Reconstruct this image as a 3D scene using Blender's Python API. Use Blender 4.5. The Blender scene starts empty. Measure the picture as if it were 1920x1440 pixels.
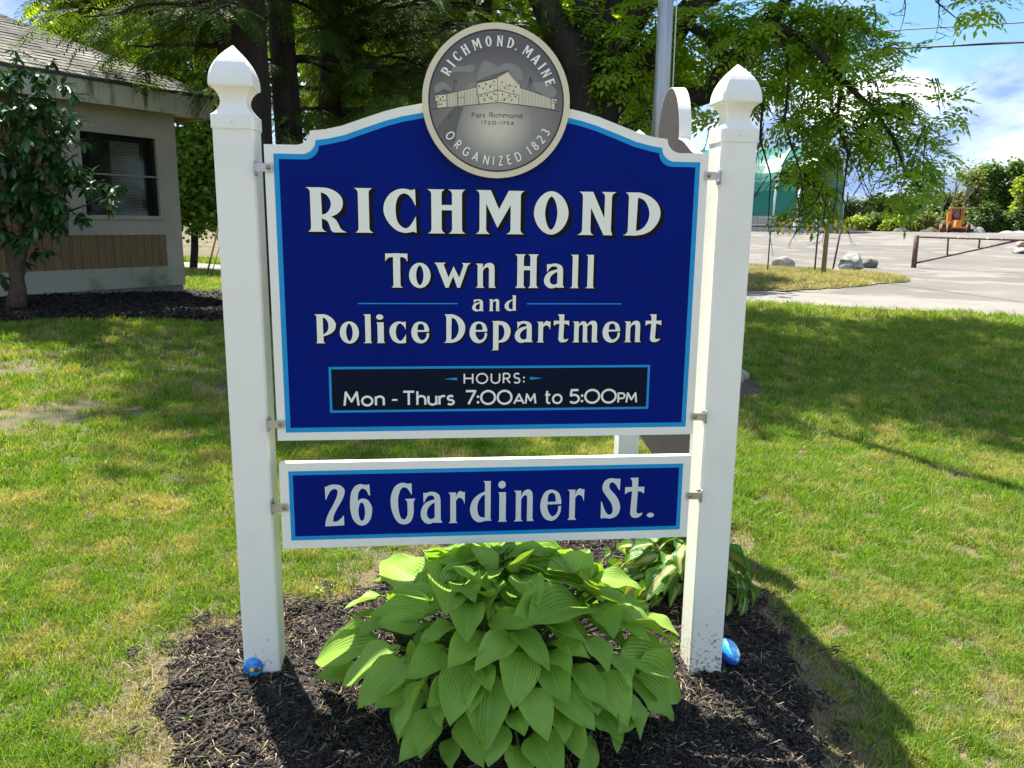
import bpy, bmesh, math, random
import numpy as np
from mathutils import Vector, Matrix, Euler
from mathutils.geometry import delaunay_2d_cdt
random.seed(7); rng = np.random.default_rng(11)
S = bpy.context.scene; COL = S.collection
R_ = math.radians

# ------------------------------------------------------------ camera
F_PX, PITCH, ROLL, EYE = 1496.07, 0.19707, 0.011804, 1.6
_F = np.array([0, math.cos(PITCH), -math.sin(PITCH)]); _R0 = np.array([1.0, 0, 0]); _U0 = np.cross(_R0, _F)
_R = math.cos(ROLL)*_R0 + math.sin(ROLL)*_U0; _U = -math.sin(ROLL)*_R0 + math.cos(ROLL)*_U0
cam = bpy.data.cameras.new('camera'); cam_o = bpy.data.objects.new('camera', cam); COL.objects.link(cam_o)
M = Matrix.Identity(4)
for i in range(3):
    M[i][0] = _R[i]; M[i][1] = _U[i]; M[i][2] = -_F[i]
M[2][3] = EYE
cam_o.matrix_world = M
cam.sensor_width = 36; cam.lens = 36*F_PX/1920; cam.clip_start = 0.05; cam.clip_end = 3000
S.camera = cam_o
S.view_settings.view_transform = 'Standard'; S.view_settings.look = 'None'
S.view_settings.gamma = 1; S.view_settings.use_curve_mapping = False
S.view_settings.exposure = 2.0

# ------------------------------------------------------------ sky and sun
SUN_EL = R_(59.5); SUN_DIR = Vector((-0.50*math.cos(SUN_EL), 0.866*math.cos(SUN_EL), math.sin(SUN_EL)))
W = bpy.data.worlds.new('World'); S.world = W; W.use_nodes = True
nt = W.node_tree; N = nt.nodes; L = nt.links; N.clear()
def wn(t, **k):
    n = N.new(t)
    for a, b in k.items(): setattr(n, a, b)
    return n
def wm(op, a, b=None, c=None):
    n = wn('ShaderNodeMath', operation=op)
    for i, v in enumerate((a, b, c)):
        if v is None: continue
        if isinstance(v, (int, float)): n.inputs[i].default_value = v
        else: L.new(v, n.inputs[i])
    return n.outputs[0]
sky = wn('ShaderNodeTexSky', sky_type='NISHITA'); sky.sun_disc = False
sky.sun_elevation = SUN_EL; sky.sun_rotation = R_(-30); sky.altitude = 30; sky.air_density = 1.0; sky.dust_density = 0.6; sky.ozone_density = 1.6
tc = wn('ShaderNodeTexCoord'); sx = wn('ShaderNodeSeparateXYZ'); L.new(tc.outputs['Generated'], sx.inputs[0])
den = wm('ADD', wm('MAXIMUM', sx.outputs[2], 0.0), 0.34)
cb = wn('ShaderNodeCombineXYZ'); L.new(wm('DIVIDE', sx.outputs[0], den), cb.inputs[0]); L.new(wm('DIVIDE', sx.outputs[1], den), cb.inputs[1])
def noise(scale, detail, rough, loc, dist=0.0):
    m = wn('ShaderNodeMapping'); m.inputs['Location'].default_value = loc; L.new(cb.outputs[0], m.inputs[0])
    n = wn('ShaderNodeTexNoise'); n.inputs['Scale'].default_value = scale; n.inputs['Detail'].default_value = detail
    n.inputs['Roughness'].default_value = rough; n.inputs['Distortion'].default_value = dist
    L.new(m.outputs[0], n.inputs['Vector']); return n.outputs['Fac']
def ramp(v, stops, interp='EASE'):
    r = wn('ShaderNodeValToRGB'); r.color_ramp.interpolation = interp
    e = r.color_ramp.elements
    while len(e) < len(stops): e.new(0.5)
    for k, (p, c) in zip(e, stops): k.position = p; k.color = (*c, 1) if len(c) == 3 else c
    L.new(v, r.inputs[0]); return r.outputs[0]
mask = ramp(noise(1.7, 9, 0.55, (3.4, 1.7, 0), 0.1), [(0.40, (0, 0, 0)), (0.56, (1, 1, 1))])
shade = ramp(noise(2.6, 8, 0.55, (9.3, 4.1, 2), 0.1), [(0.40, (0.17, 0.25, 0.42)), (0.54, (0.34, 0.42, 0.56)), (0.62, (1.0, 0.98, 0.97))])
sat = wn('ShaderNodeHueSaturation'); sat.inputs['Saturation'].default_value = 1.3; L.new(sky.outputs[0], sat.inputs['Color'])
bg1 = wn('ShaderNodeBackground'); L.new(sat.outputs[0], bg1.inputs[0]); bg1.inputs[1].default_value = 0.052
bg2 = wn('ShaderNodeBackground'); L.new(shade, bg2.inputs[0]); bg2.inputs[1].default_value = 0.60
mx = wn('ShaderNodeMixShader'); L.new(mask, mx.inputs[0]); L.new(bg1.outputs[0], mx.inputs[1]); L.new(bg2.outputs[0], mx.inputs[2])
wo = wn('ShaderNodeOutputWorld'); L.new(mx.outputs[0], wo.inputs[0])
sl = bpy.data.lights.new('sun', 'SUN'); sl.energy = 3.5; sl.angle = R_(0.55); sl.color = (1.0, 0.95, 0.86)
so = bpy.data.objects.new('sun', sl); COL.objects.link(so); so.rotation_euler = SUN_DIR.to_track_quat('Z', 'Y').to_euler(); so.location = (-5, 8, 20)

# ------------------------------------------------------------ ways to measure the place from the photograph's camera
def ray(px, py):
    d = _F + _R*(px-960)/F_PX - _U*(py-720)/F_PX
    return d/d[1]
C0 = np.array([0, 0, EYE])
def at_y(px, py, Y): return Vector(C0 + ray(px, py)*Y)
_cp = np.array([(-.9,2.65,-.034),(.67,2.8,-.12),(0,0,-.06),(0.1,5,-.06),(-2,3,.0),(-3,6,.14),(-5.35,13,.39),(-6.9,10.9,.50),(-8.5,8,.56),
  (-3.7,10,.33),(-6,9.2,.42),(2.2,4,-.17),(3.5,5,-.2),(2,8,-.14),(5,9,-.22),(6.2,18.4,-.18),(10.6,16.8,-.24),(1,20,-.1),(-9.6,24.7,.1),(-10.5,27.5,.12),
  (-15,34,.55),(-22,50,1.0),(-3,25,.0),(9.5,26,-.05),(11,31,-.02),(17,35,.0),(13,24,-.12),(22,45,.35),(10,45,.35),(24,64,1.16),(40,64,1.16),(10,64,1.16),(58,99,1.25),(90,99,1.25),(30,99,1.25),(0,100,1.3),(-40,100,1.4),(40,130,1.3),(90,140,1.3),
  (-60,60,1.2),(60,20,-.3),(80,60,.6),(-40,20,.7),(0,-20,-.1),(-30,-20,.3),(30,-20,-.3)], float)
def _tps(d): d = np.maximum(d, 1e-9); return d*d*np.log(d)
def _fit():
    P = _cp[:, :2]/10; n = len(P); D = np.linalg.norm(P[:, None]-P[None], axis=2)
    A = np.zeros((n+3, n+3)); A[:n, :n] = _tps(D) + np.eye(n)*2e-3; A[:n, n] = 1; A[:n, n+1:] = P; A[n:, :n] = A[:n, n:].T
    return np.linalg.solve(A, np.append(_cp[:, 2], [0, 0, 0])), P
_w, _P = _fit()
def hts(x, y):
    x = np.asarray(x, float); y = np.asarray(y, float)
    q = np.stack([np.clip(x.ravel(), -70, 100), np.clip(y.ravel(), -25, 145)], 1)/10
    out = np.empty(len(q))
    for s in range(0, len(q), 20000):
        k = q[s:s+20000]; D = np.linalg.norm(k[:, None]-_P[None], axis=2)
        out[s:s+20000] = _tps(D) @ _w[:len(_P)] + _w[len(_P)] + k @ _w[len(_P)+1:]
    return out.reshape(x.shape)
def H(x, y): return float(hts([x], [y])[0])
def gnd(px, py, near=1.5, far=400):
    d = ray(px, py); t = np.concatenate([np.arange(near, 20, .05), np.arange(20, far, .25)])
    z = EYE + d[2]*t; g = hts(d[0]*t, t); k = np.argmax(z <= g)
    if not (z <= g).any(): k = len(t)-1
    return Vector((d[0]*t[k], t[k], float(g[k])))

# ------------------------------------------------------------ object helpers
def tag(o, label=None, cat=None, group=None, kind=None):
    if label: o['label'] = label
    if cat: o['category'] = cat
    if group: o['group'] = group
    if kind: o['kind'] = kind
    return o
def empty(name, loc, label, cat, group=None, rz=0):
    o = bpy.data.objects.new(name, None); COL.objects.link(o); o.location = loc; o.rotation_euler = (0, 0, rz); o.empty_display_size = .1
    return tag(o, label, cat, group)
def link(name, me, mat=None, parent=None, world=True):
    """world=True: the mesh is in world coordinates although it hangs under a placed parent"""
    o = bpy.data.objects.new(name, me); COL.objects.link(o)
    if mat is not None and not me.materials:
        for m in (mat if isinstance(mat, (list, tuple)) else [mat]): me.materials.append(m)
    if parent is not None:
        o.parent = parent
        if world: o.matrix_parent_inverse = wmat(parent).inverted()
    return o
def wmat(o):
    m = Matrix.LocRotScale(o.location, o.rotation_euler, o.scale)
    if o.parent: return wmat(o.parent) @ o.matrix_parent_inverse @ m
    return m
class MB:
    """collects simple solids, then links them as one mesh object"""
    def __init__(s): s.v = []; s.f = []; s.mi = []; s.sm = []; s.uv = None
    def add(s, vs, fs, mi=0, smooth=False):
        b = len(s.v); s.v += [tuple(p) for p in vs]; s.f += [tuple(i+b for i in f) for f in fs]; s.mi += [mi]*len(fs); s.sm += [smooth]*len(fs); return s
    def box(s, c, d, rot=None, mi=0):
        m = rot.to_matrix() if hasattr(rot, 'to_matrix') else (rot or Matrix.Identity(3)); c = Vector(c)
        vs = [c + m @ Vector((sx*d[0]/2, sy*d[1]/2, sz*d[2]/2)) for sx in (-1, 1) for sy in (-1, 1) for sz in (-1, 1)]
        return s.add(vs, [(0,1,3,2),(4,6,7,5),(0,4,5,1),(2,3,7,6),(0,2,6,4),(1,5,7,3)], mi)
    def hexa(s, a, b, mi=0):      # two quads, a and b, four points each
        return s.add(list(a)+list(b), [(3,2,1,0),(4,5,6,7),(0,1,5,4),(1,2,6,5),(2,3,7,6),(3,0,4,7)], mi)
    def tube(s, pts, rad, n=8, cap=True, mi=0, smooth=True):
        pts = [Vector(p) for p in pts]; rad = rad if isinstance(rad, (list, tuple)) else [rad]*len(pts)
        vs = []; up = None
        for i, p in enumerate(pts):
            t = (pts[min(i+1, len(pts)-1)]-pts[max(i-1, 0)]).normalized()
            if up is None: up = t.orthogonal().normalized()
            up = (up - t*up.dot(t)); up = up.normalized() if up.length > 1e-6 else t.orthogonal().normalized()
            w = t.cross(up)
            for k in range(n):
                a = 2*math.pi*k/n; vs.append(p + (up*math.cos(a)+w*math.sin(a))*rad[i])
        fs = [(i*n+k, i*n+(k+1)%n, (i+1)*n+(k+1)%n, (i+1)*n+k) for i in range(len(pts)-1) for k in range(n)]
        if cap: fs += [tuple(range(n))[::-1], tuple((len(pts)-1)*n+k for k in range(n))]
        return s.add(vs, fs, mi, smooth)
    def lathe(s, prof, c=(0,0,0), n=16, mi=0, m=None, smooth=True):
        c = Vector(c); vs = []
        for r, z in prof:
            for k in range(n):
                a = 2*math.pi*k/n; p = Vector((r*math.cos(a), r*math.sin(a), z)); vs.append(c+(m @ p if m else p))
        fs = [(i*n+k, i*n+(k+1)%n, (i+1)*n+(k+1)%n, (i+1)*n+k) for i in range(len(prof)-1) for k in range(n)]
        fs += [tuple(range(n))[::-1], tuple((len(prof)-1)*n+k for k in range(n))]
        return s.add(vs, fs, mi, smooth)
    def mesh(s, name):
        me = bpy.data.meshes.new(name); me.from_pydata(s.v, [], s.f)
        me.polygons.foreach_set('material_index', s.mi); me.polygons.foreach_set('use_smooth', s.sm); me.update(); return me
    def build(s, name, mat, parent=None, world=True, bevel=0):
        o = link(name, s.mesh(name), mat, parent, world)
        if bevel:
            b = o.modifiers.new('bevel', 'BEVEL'); b.width = bevel; b.segments = 2; b.limit_method = 'ANGLE'
        return o
def np_mesh(name, v, f, tone=None, uv=None, smooth=False):
    """v (n,3), f (m,k) arrays"""
    me = bpy.data.meshes.new(name); v = np.ascontiguousarray(v, np.float32); f = np.ascontiguousarray(f, np.int32); m, k = f.shape
    me.vertices.add(len(v)); me.vertices.foreach_set('co', v.ravel())
    me.loops.add(m*k); me.loops.foreach_set('vertex_index', f.ravel())
    me.polygons.add(m); me.polygons.foreach_set('loop_start', np.arange(0, m*k, k, dtype=np.int32)); me.polygons.foreach_set('loop_total', np.full(m, k, np.int32))
    if smooth: me.polygons.foreach_set('use_smooth', np.ones(m, bool))
    if tone is not None:
        a = me.attributes.new('tone', 'FLOAT', 'POINT'); a.data.foreach_set('value', np.ascontiguousarray(tone, np.float32))
    if uv is not None:
        u = me.uv_layers.new(name='uv'); u.data.foreach_set('uv', np.ascontiguousarray(uv[f.ravel()], np.float32).ravel())
    me.update(calc_edges=True); return me
def scatter(tv, tf, mats, trans, tones=None):
    """copies of a template (tv, tf) under rotation-scale matrices mats (n,3,3) and translations"""
    n, k = len(mats), len(tv)
    v = np.einsum('nij,kj->nki', mats, tv) + trans[:, None, :]
    f = tf[None] + (np.arange(n)*k)[:, None, None]
    t = None if tones is None else np.repeat(tones, k)
    return v.reshape(-1, 3), f.reshape(-1, tf.shape[1]), t
def rand_rot(n, tilt=None, up=None):
    """random rotation matrices; with tilt: mostly flat, tilted by up to tilt radians"""
    a = rng.uniform(0, 2*math.pi, n); ca, sa = np.cos(a), np.sin(a); z = np.zeros(n); o = np.ones(n)
    A = np.stack([np.stack([ca, -sa, z], 1), np.stack([sa, ca, z], 1), np.stack([z, z, o], 1)], 1)
    b = rng.normal(0, tilt, n) if tilt is not None else np.arccos(rng.uniform(-1, 1, n)); c = rng.uniform(0, 2*math.pi, n)
    cb_, sb = np.cos(b), np.sin(b); cc, sc = np.cos(c), np.sin(c)
    X = np.stack([np.stack([o, z, z], 1), np.stack([z, cb_, -sb], 1), np.stack([z, sb, cb_], 1)], 1)
    Cm = np.stack([np.stack([cc, -sc, z], 1), np.stack([sc, cc, z], 1), np.stack([z, z, o], 1)], 1)
    return Cm @ X @ A
def frames(dirs, roll=None, up=(0, 0, 1)):
    """rotation matrices whose +Y points along dirs, +Z roughly up"""
    d = dirs/np.linalg.norm(dirs, axis=1)[:, None]; u = np.tile(np.array(up, float), (len(d), 1)) + rng.normal(0, .02, d.shape)
    x = np.cross(d, u); x /= np.linalg.norm(x, axis=1)[:, None]; z = np.cross(x, d)
    m = np.stack([x, d, z], 2)
    if roll is not None:
        c, s = np.cos(roll), np.sin(roll); o = np.ones_like(c); q = np.zeros_like(c)
        m = m @ np.stack([np.stack([c, q, s], 1), np.stack([q, o, q], 1), np.stack([-s, q, c], 1)], 1)
    return m

# ------------------------------------------------------------ materials
def mat(name, col, rough=0.6, col2=None, scale=5.0, detail=5, bump=0.0, bscale=None, metal=0.0, spec=0.5, coat=0.0, trans=0.0, lo=.35, hi=.65, coords='pos', stretch=None, tone=False, col3=None, scale3=1.0, lo3=.5, hi3=.62):
    m = bpy.data.materials.new(name); m.use_nodes = True; t = m.node_tree; n = t.nodes; l = t.links; n.clear()
    out = n.new('ShaderNodeOutputMaterial'); b = n.new('ShaderNodeBsdfPrincipled'); b.inputs['Roughness'].default_value = rough
    b.inputs['Metallic'].default_value = metal; b.inputs['Specular IOR Level'].default_value = spec
    b.inputs['Coat Weight'].default_value = coat; b.inputs['Coat Roughness'].default_value = .08
    b.inputs['Base Color'].default_value = (*col, 1); src = None
    if coords == 'pos': src = n.new('ShaderNodeNewGeometry').outputs['Position']
    elif coords == 'obj': src = n.new('ShaderNodeTexCoord').outputs['Object']
    elif coords == 'uv': src = n.new('ShaderNodeTexCoord').outputs['UV']
    if stretch:
        mp = n.new('ShaderNodeMapping'); mp.inputs['Scale'].default_value = stretch; l.new(src, mp.inputs[0]); src = mp.outputs[0]
    cur = None
    def mixc(fac, a, bcol):
        x = n.new('ShaderNodeMix'); x.data_type = 'RGBA'; l.new(fac, x.inputs['Factor'])
        if isinstance(a, tuple): x.inputs['A'].default_value = (*a, 1)
        else: l.new(a, x.inputs['A'])
        x.inputs['B'].default_value = (*bcol, 1); return x.outputs['Result']
    def nz(sc, lo, hi, w=0):
        x = n.new('ShaderNodeTexNoise'); x.inputs['Scale'].default_value = sc; x.inputs['Detail'].default_value = detail; x.inputs['Roughness'].default_value = .6
        if w: x.noise_dimensions = '4D'; x.inputs['W'].default_value = w
        l.new(src, x.inputs['Vector']); r = n.new('ShaderNodeMapRange'); r.inputs['From Min'].default_value = lo; r.inputs['From Max'].default_value = hi
        l.new(x.outputs['Fac'], r.inputs['Value']); return r.outputs[0]
    if tone and col2:
        a = n.new('ShaderNodeAttribute'); a.attribute_name = 'tone'; cur = mixc(a.outputs['Fac'], col, col2)
    elif col2: cur = mixc(nz(scale, lo, hi), col, col2)
    if col3: cur = mixc(nz(scale3, lo3, hi3, 3.3), cur if cur else col, col3)
    if cur: l.new(cur, b.inputs['Base Color'])
    if bump:
        x = n.new('ShaderNodeTexNoise'); x.inputs['Scale'].default_value = bscale or scale*4; x.inputs['Detail'].default_value = 6; l.new(src, x.inputs['Vector'])
        bp = n.new('ShaderNodeBump'); bp.inputs['Strength'].default_value = bump; bp.inputs['Distance'].default_value = .02; l.new(x.outputs['Fac'], bp.inputs['Height']); l.new(bp.outputs[0], b.inputs['Normal'])
    fin = b.outputs[0]
    if trans:
        tr = n.new('ShaderNodeBsdfTranslucent'); ms = n.new('ShaderNodeMixShader'); ms.inputs[0].default_value = trans
        if cur:
            g = n.new('ShaderNodeMix'); g.data_type = 'RGBA'; g.blend_type = 'MULTIPLY'; g.inputs['Factor'].default_value = 1
            l.new(cur, g.inputs['A']); g.inputs['B'].default_value = (1.5, 1.45, .45, 1); l.new(g.outputs['Result'], tr.inputs[0])
        else: tr.inputs[0].default_value = (col[0]*1.5, col[1]*1.45, col[2]*.45, 1)
        l.new(b.outputs[0], ms.inputs[1]); l.new(tr.outputs[0], ms.inputs[2]); fin = ms.outputs[0]
    l.new(fin, out.inputs[0]); return m

# ------------------------------------------------------------ ground
_l = None
M_SOIL = mat('lawn soil', (.075, .078, .028), .95, (.155, .12, .06), 9, 9, 1.0, 60, col3=(.20, .145, .085), scale3=1.1, lo3=.53, hi3=.62)
M_ROAD = mat('road concrete', (.225, .205, .178), .9, (.18, .165, .145), .7, 8, .25, 60)
M_LOT = mat('gravel lot', (.155, .140, .118), .95, (.10, .092, .08), .16, 10, .6, 9, col3=(.20, .178, .142), scale3=.5, lo3=.5, hi3=.6)
M_MULCH = mat('dark mulch', (.012, .009, .008), .95, (.035, .026, .021), 30, 6, 1.0, 90)
M_DIRT = mat('bare dirt', (.11, .075, .05), .95, (.06, .04, .028), 12, 6, .8, 50)

def grid(name, xs, ys, lift, m):
    X, Y = np.meshgrid(xs, ys); Z = hts(X, Y)+lift
    v = np.stack([X, Y, Z], -1).reshape(-1, 3); nx, ny = len(xs), len(ys)
    i = np.arange(nx-1)[None, :] + nx*np.arange(ny-1)[:, None]; i = i.ravel()
    f = np.stack([i, i+1, i+nx+1, i+nx], 1); me = np_mesh(name, v, f, smooth=True); return link(name, me, m)
xs = np.concatenate([np.linspace(-400, -30, 24)[:-1], np.linspace(-30, 40, 180), np.linspace(40, 400, 30)[1:]])
ys = np.concatenate([np.linspace(-60, 0, 12)[:-1], np.linspace(0, 50, 130), np.linspace(50, 160, 60)[1:], np.linspace(160, 700, 20)[1:]])
tag(grid('lawn', xs, ys, 0, M_SOIL), kind='structure')

def rough_edge(poly, step=.12, amp=.03, seed=1):
    r = np.random.default_rng(seed); out = []
    for i in range(len(poly)):
        a = np.array(poly[i][:2], float); b = np.array(poly[(i+1) % len(poly)][:2], float); n = max(1, int(np.linalg.norm(b-a)/step))
        for k in range(n): out.append(a+(b-a)*k/n)
    out = np.array(out); n = len(out)
    for w, q in ((7, 1.0), (3, .8), (1, .6)):
        j = r.normal(0, amp*q, (n, 2)); ker = np.ones(w)/w
        j = np.stack([np.convolve(np.r_[j[-w:, c], j[:, c], j[:w, c]], ker, 'same')[w:-w] for c in (0, 1)], 1)*math.sqrt(w); out = out+j
    return out
def inside(pts, poly):
    x, y = pts[:, 0], pts[:, 1]; c = np.zeros(len(pts), bool); p = np.asarray(poly)[:, :2]; q = np.roll(p, -1, 0)
    for (x1, y1), (x2, y2) in zip(p, q):
        if y1 == y2: continue
        c ^= ((y1 > y) != (y2 > y)) & (x < (x2-x1)*(y-y1)/(y2-y1)+x1)
    return c
def edge_dist(pts, poly):
    p = np.asarray(poly)[:, :2]; q = np.roll(p, -1, 0); best = np.full(len(pts), 1e9)
    for a, b in zip(p, q):
        ab = b-a; t = np.clip(((pts-a) @ ab)/(ab @ ab+1e-9), 0, 1); best = np.minimum(best, np.linalg.norm(pts-(a+t[:, None]*ab), axis=1))
    return best
def drape(name, poly, step, lift, m, mound=0, mr=.5, kind='structure'):
    poly = np.asarray(poly)[:, :2]; lo, hi = poly.min(0), poly.max(0)
    g = np.stack(np.meshgrid(np.arange(lo[0], hi[0], step), np.arange(lo[1], hi[1], step)), -1).reshape(-1, 2)
    g = g[inside(g, poly)]; g = g[edge_dist(g, poly) > step*.4]; allp = np.vstack([poly, g]); n = len(poly)
    vs, _, fs, *_ = delaunay_2d_cdt([Vector(p) for p in allp], [], [list(range(n))], 1, 1e-5)
    v = np.array([(p.x, p.y) for p in vs]); z = hts(v[:, 0], v[:, 1])+lift
    if mound:
        e = np.clip(edge_dist(v, poly)/mr, 0, 1); z = z + mound*e*e*(3-2*e) + (rng.normal(0, .006, len(v)) if step < .1 else 0)*e
    me = bpy.data.meshes.new(name); me.from_pydata(np.column_stack([v, z]).tolist(), [], [tuple(f) for f in fs])
    for p in me.polygons: p.use_smooth = True
    return tag(link(name, me, m), kind=kind)

_a, _b = gnd(1400, 570), gnd(1920, 597); _d = (_b-_a); _d.z = 0; _d.normalize(); _n = Vector((-_d.y, _d.x, 0))
if _n.y < 0: _n = -_n
def road_side(w, s0=-60, s1=60): return [(_a+_d*s+_n*w).xy for s in np.linspace(s0, s1, 60)]
ROADW = (gnd(1400, 548)-_a).dot(_n)
road_poly = np.array([tuple(p) for p in road_side(0)] + [tuple(p) for p in road_side(ROADW)][::-1])
road_e = rough_edge(road_poly, .6, .03, 3)
lot_poly = np.array([tuple((_a+_d*s+_n*(ROADW+.05)).xy) for s in np.linspace(-7, 60, 20)] + [(115, 60), (115, 104), (60, 106), (5, 106), (2, 60)])
LOT_E = rough_edge(lot_poly, 1.0, .12, 4)
verge_poly = [gnd(*q).xy for q in [(1200, 547), (1400, 548.5), (1480, 549), (1540, 547), (1600, 542), (1650, 536), (1700, 528), (1660, 520), (1600, 513), (1540, 508), (1470, 503), (1400, 500), (1200, 500)]]
VERGE_E = rough_edge([tuple(v) for v in verge_poly], .4, .10, 5)
drape('gravel_lot', LOT_E, 1.6, .02, M_LOT)
drape('road', road_e, .9, .035, M_ROAD)
drape('grass_verge', VERGE_E, .7, .05, mat('verge soil', (.14, .13, .05), .95, (.07, .10, .02), .5, 8, .5, 12, col3=(.26, .22, .13), scale3=.4))
bed_poly = [(-1.25,2.72),(-1.15,2.93),(-.95,3.10),(-.72,3.25),(-.45,3.6),(-.2,4.2),(.1,4.8),(.55,5.15),(1.0,5.0),(1.12,4.3),(1.10,3.75),(1.12,3.3),(1.13,2.9),(1.08,2.5),(.98,2.2),(.83,2.0),(.6,1.93),(.2,1.9),(-.3,1.9),(-.75,2.03),(-1.0,2.2),(-1.18,2.45)]
BED_E = rough_edge(bed_poly, .05, .012, 6)
drape('mulch_bed', BED_E, .045, .012, M_MULCH, .022, .35)
def bedh(x, y):
    e = np.clip(edge_dist(np.stack([x, y], 1), bed_poly)/.35, 0, 1); return hts(x, y)+.012+.022*e*e*(3-2*e)
CORN = Vector((-5.35, 13.0, .38)); WD = Vector((.529, .849, 0)); WN = Vector((.849, -.529, 0))      # building: corner, wall direction, outward normal
bb = [gnd(-260, 640).xy, gnd(-60, 612).xy, gnd(100, 604).xy, gnd(250, 602).xy, gnd(400, 607).xy, gnd(520, 604).xy, gnd(520, 585).xy, gnd(440, 562).xy, gnd(400, 551).xy, (CORN+WD*.8+WN*.2).xy, (CORN-WN*.4).xy, (CORN-WD*9-WN*.4).xy]
BBED_E = rough_edge([tuple(p) for p in bb], .2, .05, 7)
drape('foundation_mulch_bed', BBED_E, .3, .015, M_MULCH, .05, .6)
FP = gnd(1216, 712); FP.z = H(FP.x, FP.y)
pole_bed = [(FP.x+1.3*math.cos(a), FP.y+1.0*math.sin(a)) for a in np.linspace(0, 2*math.pi, 28)[:-1]]
PB_E = rough_edge(pole_bed, .15, .03, 8)
drape('flagpole_dirt_bed', PB_E, .2, .015, M_DIRT, .04, .4)

# ------------------------------------------------------------ instancing for what nobody could count
def gn_group(coll):
    g = bpy.data.node_groups.new('place_clumps', 'GeometryNodeTree')
    g.interface.new_socket('Geometry', in_out='INPUT', socket_type='NodeSocketGeometry'); g.interface.new_socket('Geometry', in_out='OUTPUT', socket_type='NodeSocketGeometry')
    n, l = g.nodes, g.links; i = n.new('NodeGroupInput'); o = n.new('NodeGroupOutput')
    ci = n.new('GeometryNodeCollectionInfo'); ci.inputs['Collection'].default_value = coll; ci.inputs['Separate Children'].default_value = True; ci.inputs['Reset Children'].default_value = True
    ip = n.new('GeometryNodeInstanceOnPoints'); ip.inputs['Pick Instance'].default_value = True
    def at(nm, ty):
        a = n.new('GeometryNodeInputNamedAttribute'); a.data_type = ty; a.inputs['Name'].default_value = nm; return a.outputs['Attribute']
    l.new(i.outputs[0], ip.inputs['Points']); l.new(ci.outputs[0], ip.inputs['Instance']); l.new(at('idx', 'INT'), ip.inputs['Instance Index'])
    l.new(at('rot', 'FLOAT_VECTOR'), ip.inputs['Rotation']); l.new(at('scl', 'FLOAT'), ip.inputs['Scale']); l.new(ip.outputs[0], o.inputs[0]); return g
def place(name, pts, rot, scl, idx, templates, label, cat):
    c = bpy.data.collections.new(name+' pieces')
    for k, (me, m) in enumerate(templates):
        o = bpy.data.objects.new('%s_piece_%02d' % (name, k), me); me.materials.append(m); c.objects.link(o)
    me = bpy.data.meshes.new(name); me.vertices.add(len(pts)); me.vertices.foreach_set('co', np.ascontiguousarray(pts, np.float32).ravel())
    a = me.attributes.new('rot', 'FLOAT_VECTOR', 'POINT'); a.data.foreach_set('vector', np.ascontiguousarray(rot, np.float32).ravel())
    a = me.attributes.new('scl', 'FLOAT', 'POINT'); a.data.foreach_set('value', np.ascontiguousarray(scl, np.float32))
    a = me.attributes.new('idx', 'INT', 'POINT'); a.data.foreach_set('value', np.ascontiguousarray(idx, np.int32))
    o = bpy.data.objects.new(name, me); COL.objects.link(o); md = o.modifiers.new('clumps', 'NODES'); md.node_group = gn_group(c)
    return tag(o, label, cat, kind='stuff')

def blade_clump(n, rad, h0, h1, w, lean, seed, flat=0):
    r = np.random.default_rng(seed); V = []; Fc = []; T = []
    for k in range(n):
        a = r.uniform(0, 6.283); q = rad*math.sqrt(r.uniform()); bx, by = q*math.cos(a), q*math.sin(a)
        h = r.uniform(h0, h1); d = r.uniform(0, 6.283); ln = abs(r.normal(0, lean))+.12; wa = r.uniform(0, 6.283)
        wx, wy = math.cos(wa)*w/2, math.sin(wa)*w/2; dx, dy = math.cos(d)*ln*h, math.sin(d)*ln*h; z1 = h*(.6-.3*flat); z2 = h*(1-.75*flat)
        b = len(V)
        V += [(bx-wx, by-wy, -.01), (bx+wx, by+wy, -.01), (bx+dx*.4-wx*.8, by+dy*.4-wy*.8, z1), (bx+dx*.4+wx*.8, by+dy*.4+wy*.8, z1), (bx+dx*1.2, by+dy*1.2, z2)]
        Fc += [(b, b+1, b+3), (b, b+3, b+2), (b+2, b+3, b+4)]; T += [r.uniform()]*5
    return np_mesh('grass_clump', np.array(V), np.array(Fc), tone=np.array(T))
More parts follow.
